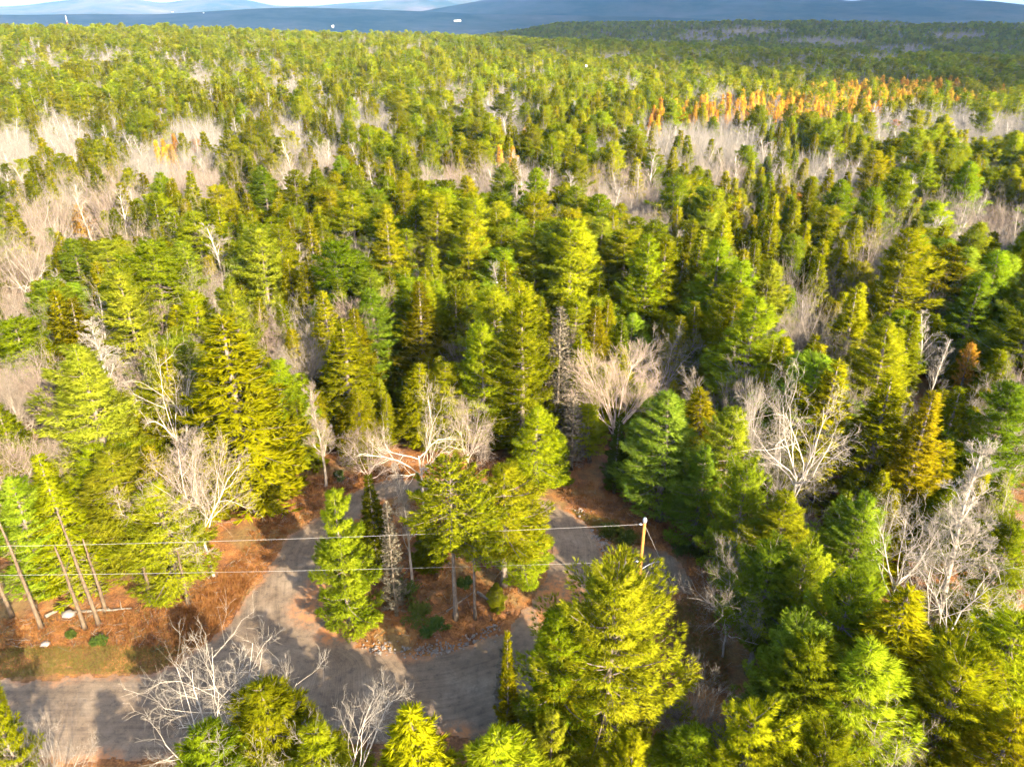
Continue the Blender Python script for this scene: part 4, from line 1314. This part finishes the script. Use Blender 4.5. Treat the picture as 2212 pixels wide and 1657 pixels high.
BANK = [(0, 1350), (235, 1325), (400, 1285), (520, 1200), (560, 1120), (690, 1040), (700, 1110), (600, 1180), (545, 1270), (500, 1335), (400, 1420), (250, 1400), (0, 1410)]
ISLP = [(730, 1273), (754, 1361), (820, 1400), (960, 1395), (1076, 1360), (1182, 1230), (1120, 1097), (950, 1068), (800, 1100)]
EAST = [(1190, 1060), (1300, 1045), (1390, 1098), (1480, 1120), (1530, 1190), (1575, 1350), (1570, 1500), (1500, 1500), (1500, 1290), (1480, 1210), (1350, 1170), (1290, 1140)]
BACK = [(690, 1045), (760, 1035), (850, 1010), (1060, 1018), (1190, 1050), (1120, 1052), (1000, 1028), (830, 1036), (720, 1083)]
FERN = [(370, 1330), (520, 1215), (560, 1250), (500, 1335), (440, 1390), (380, 1400)]
undergrowth('bracken', M_BRACKEN, [BANK, ISLP, EAST, BACK, FERN], [1500, 1300, 700, 900, 1700], 7, .42, .07, .8, 'rust-brown bracken and dead brush around the clearing', 41)
VERGE = [(0, 1405), (250, 1400), (400, 1400), (345, 1450), (170, 1460), (0, 1468)]
EGR = [(1480, 1290), (1560, 1290), (1575, 1480), (1480, 1500), (1440, 1330)]
EGR2 = [(1230, 1100), (1330, 1130), (1400, 1165), (1345, 1195), (1290, 1145)]
undergrowth('grass', M_GRASS, [VERGE, EGR, EGR2, BANK], [2600, 2200, 1500, 700], 6, .22, .03, .55, 'dry olive grass along the road verges', 51)
# dead sticks on the forest floor
g = Geo()
for q, pl in enumerate((BANK, ISLP, EAST, BACK)):
    P_, rs = region_pts((260, 150, 90, 90)[q], pl, 61 + q)
    Z = hz(P_[:, 0], P_[:, 1]) + .06
    a = rs.uniform(0, 6.28, len(P_)); l = rs.uniform(.3, 1.1, len(P_))
    A = np.c_[P_, Z]; B = A + np.c_[np.cos(a) * l, np.sin(a) * l, rs.uniform(-.02, .35, len(P_))]
    g.tubes(A, B, .022, .01, 4)
tag(obj('debris', g.mesh('debris', M_LOG)), 'pale dead sticks strewn over the leaf litter', 'sticks', kind='stuff')


def bush(u, v, h, R, label, mat=M_BUSH, seed=1):
    x, y = onz(u, v)
    rs = np.random.RandomState(seed)
    root = thing('bush', label, 'bush', (x, y, hz1(x, y)), 0, 'low bushes of the clearing')
    T, C = Geo(), Geo()
    for q in range(14):
        a = rs.uniform(0, 6.28); e = rs.uniform(.3, 1.3)
        d_ = np.array([math.cos(a) * math.cos(e) * R, math.sin(a) * math.cos(e) * R, math.sin(e) * h])
        T.path([np.zeros(3), d_ * .5 + [0, 0, .05], d_], [.03, .02, .008], 4)
        n = 60
        P_ = d_ * rs.uniform(.3, 1.05, n)[:, None] + rs.normal(0, .12 * R, (n, 3)); P_[:, 2] = np.abs(P_[:, 2])
        C.blades(np.repeat(P_, 3, 0), rs.normal(0, .6, (n * 3, 3)) + d_, .22, .08, rs)
    obj('stem', T.mesh('stem', M_BARK), root); obj('foliage', C.mesh('foliage', mat), root)


for q, a in enumerate([(1320, 1160, 1.3, 1.2, 'olive bush beside the outer road bend'), (1355, 1172, 1.1, 1.0, 'smaller olive bush just left of the pole top'),
                       (1470, 1190, .9, 1.1, 'dark green bush at the far side of the gravel pad'), (1515, 1200, 1.4, 1.7, 'large dark bush right of the gravel pad'),
                       (905, 1345, .9, 1.4, 'dark green bush behind the near rim of the island'), (940, 1370, .6, 1.1, 'low green bush on the near rim of the island'),
                       (870, 1300, 1.4, 1.6, 'dark bush in the shade behind the dead island spruce'), (1005, 1275, .9, .7, 'light green bush between the two island trunks'),
                       (215, 1395, .5, .6, 'little green bush on the left bank grass'), (155, 1380, .4, .35, 'tiny green bush by the boulder on the bank'),
                       (735, 1040, .8, .7, 'green bush at the back of the loop beside the thin tree')]):
    bush(*a, seed=70 + q)

# ---------------------------------------------------------------- far buildings and mast
def house(u, v, dist, w_, d_, h_, label, rz=0.0, roof=M_ROOF, name='house', zoff=None):
    grounded = zoff == 'ground'; zoff = None if grounded else zoff
    dd = ray(u, v); t_ = dist / math.hypot(dd[0], dd[1]); x, y, z = dd[0] * t_, dd[1] * t_, CAM_Z + dd[2] * t_
    z = hz1(x, y) if grounded else z
    root = thing(name, label, 'building', (x, y, z), rz)
    g = Geo(); g.box((0, 0, h_ / 2), (w_ / 2, d_ / 2, h_ / 2)); obj('wall', g.mesh('wall', M_WHITE), root)
    g = Geo(); o = .5
    V = [(-w_ / 2 - o, -d_ / 2 - o, h_ + .003), (w_ / 2 + o, -d_ / 2 - o, h_ + .003), (w_ / 2 + o, d_ / 2 + o, h_ + .003), (-w_ / 2 - o, d_ / 2 + o, h_ + .003), (-w_ / 2 - o, 0, h_ + d_ * .38), (w_ / 2 + o, 0, h_ + d_ * .38)]
    g.add(V, [(0, 1, 5), (0, 5, 4), (2, 3, 4), (2, 4, 5), (1, 2, 5), (3, 0, 4), (0, 2, 1), (0, 3, 2)]); obj('roof', g.mesh('roof', roof), root)
    for q in range(max(2, int(w_ // 4))):
        xx = -w_ / 2 + (q + .5) * w_ / max(2, int(w_ // 4))
        g = Geo(); g.box((xx, -d_ / 2 - .03, h_ * .55), (.5, .03, .7)); obj('window', g.mesh('window', M_GLASS), root)
    g = Geo(); g.box((w_ * .22, 0, h_ + d_ * .40), (.4, .4, .9)); obj('chimney', g.mesh('chimney', M_WHITE), root)


house(1262, 134, 430, 6, 5, 12, 'white gabled house half hidden in the forest right of centre', .5, zoff='ground')
house(988, 48, 3600, 30, 8, 4, 'long white building cluster at the foot of the mountains', .1, M_WHITE)
house(373, 28, 4300, 12, 5, 3, 'white building on the slope of the left mountain', -.1, M_WHITE)
house(440, 30, 4250, 6, 4, 3, 'small white building right of the one on the left slope', .2, M_WHITE)
house(719, 61, 1500, 3.5, 3, 2.5, 'tiny white house beyond the forest left of centre', .2, M_WHITE)
dd = ray(145, 50); t_ = 900 / math.hypot(dd[0], dd[1]); x, y, z = dd[0] * t_, dd[1] * t_, hz1(dd[0] * t_, dd[1] * t_)
top_z = CAM_Z + ray(145, 35)[2] * t_
mast = thing('radio_mast', 'thin red and white mast above the left forest skyline', 'mast', (x, y, z))
hm = top_z - z
for q in range(6):
    g = Geo(); z0_, z1_ = hm * q / 6, hm * (q + 1) / 6 - .02
    for c in range(3):
        a = c * 2.094; r0_, r1_ = .75 - .1 * q, .65 - .1 * q
        g.tubes([(math.cos(a) * r0_, math.sin(a) * r0_, z0_)], [(math.cos(a) * r1_, math.sin(a) * r1_, z1_)], .08, .08, 5)
        a2 = a + 2.094
        g.tubes([(math.cos(a) * r0_, math.sin(a) * r0_, z0_)], [(math.cos(a2) * r1_, math.sin(a2) * r1_, z1_)], .04, .04, 4)
    obj('mast_section', g.mesh('mast_section', M_WHITE if q % 2 else M_RED), mast)
x, y = onz(775, 292, 6.0)
tank = thing('white_tank', 'small bright white domed tank among bare trees left of centre', 'tank', (x, y, hz1(x, y)))
g = Geo(); g.path([(0, 0, 5.2), (0, 0, 5.5), (0, 0, 6.6), (0, 0, 7.0), (0, 0, 7.2)], [.5, .62, .62, .45, .15], 14); obj('body', g.mesh('tank_body', M_WHITE, True), tank)
for q in range(3):
    a = q * 2.094
    g = Geo(); g.tubes([(math.cos(a) * .7, math.sin(a) * .7, 0)], [(math.cos(a) * .4, math.sin(a) * .4, 5.4)], .06, .06, 6); obj('leg', g.mesh('tank_leg', M_METAL), tank)

# ---------------------------------------------------------------- clouds: out of frame, their shade lies on the far woods and mountains
m, nt, out = new_mat('cloud_vapour')
d = nd(nt, 'ShaderNodeBsdfDiffuse'); d.inputs['Color'].default_value = (.85, .86, .88, 1)
tc = nd(nt, 'ShaderNodeTexCoord')
vm = nd(nt, 'ShaderNodeVectorMath', operation='MULTIPLY_ADD'); nt.links.new(tc.outputs['Generated'], vm.inputs[0])
vm.inputs[1].default_value = (2, 2, 0); vm.inputs[2].default_value = (-1, -1, 0)
vl = nd(nt, 'ShaderNodeVectorMath', operation='LENGTH'); nt.links.new(vm.outputs[0], vl.inputs[0])
ad = nd(nt, 'ShaderNodeMath', operation='MULTIPLY_ADD'); nt.links.new(noise(nt, tc.outputs['Object'], .004, 5, .6), ad.inputs[0]); ad.inputs[1].default_value = .25
nt.links.new(vl.outputs['Value'], ad.inputs[2])
tr = nd(nt, 'ShaderNodeBsdfTransparent'); mx = nd(nt, 'ShaderNodeMixShader')
nt.links.new(ramp(nt, ad.outputs[0], [(.90, 0.0), (1.0, 1.0)]), mx.inputs[0])
nt.links.new(d.outputs[0], mx.inputs[1]); nt.links.new(tr.outputs[0], mx.inputs[2])
nt.links.new(mx.outputs[0], out.inputs['Surface'])
M_CLOUD = m


def cloud(gx_, gy_, alt, lx, ly, seed, label):
    """a cloud whose shadow falls on ground point (gx_, gy_)"""
    rs = np.random.RandomState(seed)
    k = alt / SUN.z
    c = np.array([gx_ + SUN.x * k, gy_ + SUN.y * k, alt])
    g = Geo()
    nu, nv = 40, 20
    n_ = VNoise(seed)
    th, ph = np.meshgrid(np.linspace(0, 2 * math.pi, nu, endpoint=False), np.linspace(-math.pi / 2, math.pi / 2, nv), indexing='ij')
    d_ = np.stack([np.cos(ph) * np.cos(th), np.cos(ph) * np.sin(th), np.sin(ph)], -1)
    lump = .95 + .12 * n_.fbm(th * 1.9 + 3 * np.cos(ph), ph * 3.1 + 4, 4)
    lump = np.where(np.abs(ph) > 1.5, .9, lump)
    lump = lump * (1 - sstep(5.6, 6.28, th)) + np.roll(lump, 0, 0)[0][None] * sstep(5.6, 6.28, th)
    V = d_ * lump[..., None] * np.array([lx, ly, 90.]); V[..., 2] = np.maximum(V[..., 2], -35)
    i, j = np.meshgrid(np.arange(nu), np.arange(nv - 1), indexing='ij'); i2 = (i + 1) % nu
    q0, q1, q2, q3 = (i * nv + j).ravel(), (i2 * nv + j).ravel(), (i2 * nv + j + 1).ravel(), (i * nv + j + 1).ravel()
    g.add(V.reshape(-1, 3), np.concatenate([np.stack([q0, q1, q2], 1), np.stack([q0, q2, q3], 1)]))
    o = obj('cloud', g.mesh('cloud', M_CLOUD, True)); o.location = c
    return tag(o, label, kind='structure')


cloud(1520, 1500, 1300, 1890, 2360, 3, 'broad flat cloud shading the woods to the right')

cloud(-1500, 5000, 1300, 3000, 1500, 5, 'flat cloud shading the low foothill')
cloud(2200, 6600, 1300, 4300, 2300, 4, 'long flat cloud shading the mountain on the right')

# ---------------------------------------------------------------- haze
m, nt, out = new_mat('haze')
pv = nd(nt, 'ShaderNodeVolumePrincipled')
pv.inputs['Color'].default_value = (.20, .45, .88, 1); pv.inputs['Density'].default_value = 4e-5; pv.inputs['Anisotropy'].default_value = 0.0
nt.links.new(pv.outputs[0], out.inputs['Volume'])
g = Geo(); g.box((0, 3500, 330), (13500, 16500, 470))
hzo = obj('haze', g.mesh('haze', m)); hzo.visible_shadow = True
tag(hzo, 'thin blue autumn haze over the valley', kind='stuff')
print('OBJECTS', len(bpy.data.objects), 'FOREST', len(FX), 'TRIS', sum(len(q.polygons) for q in bpy.data.meshes))
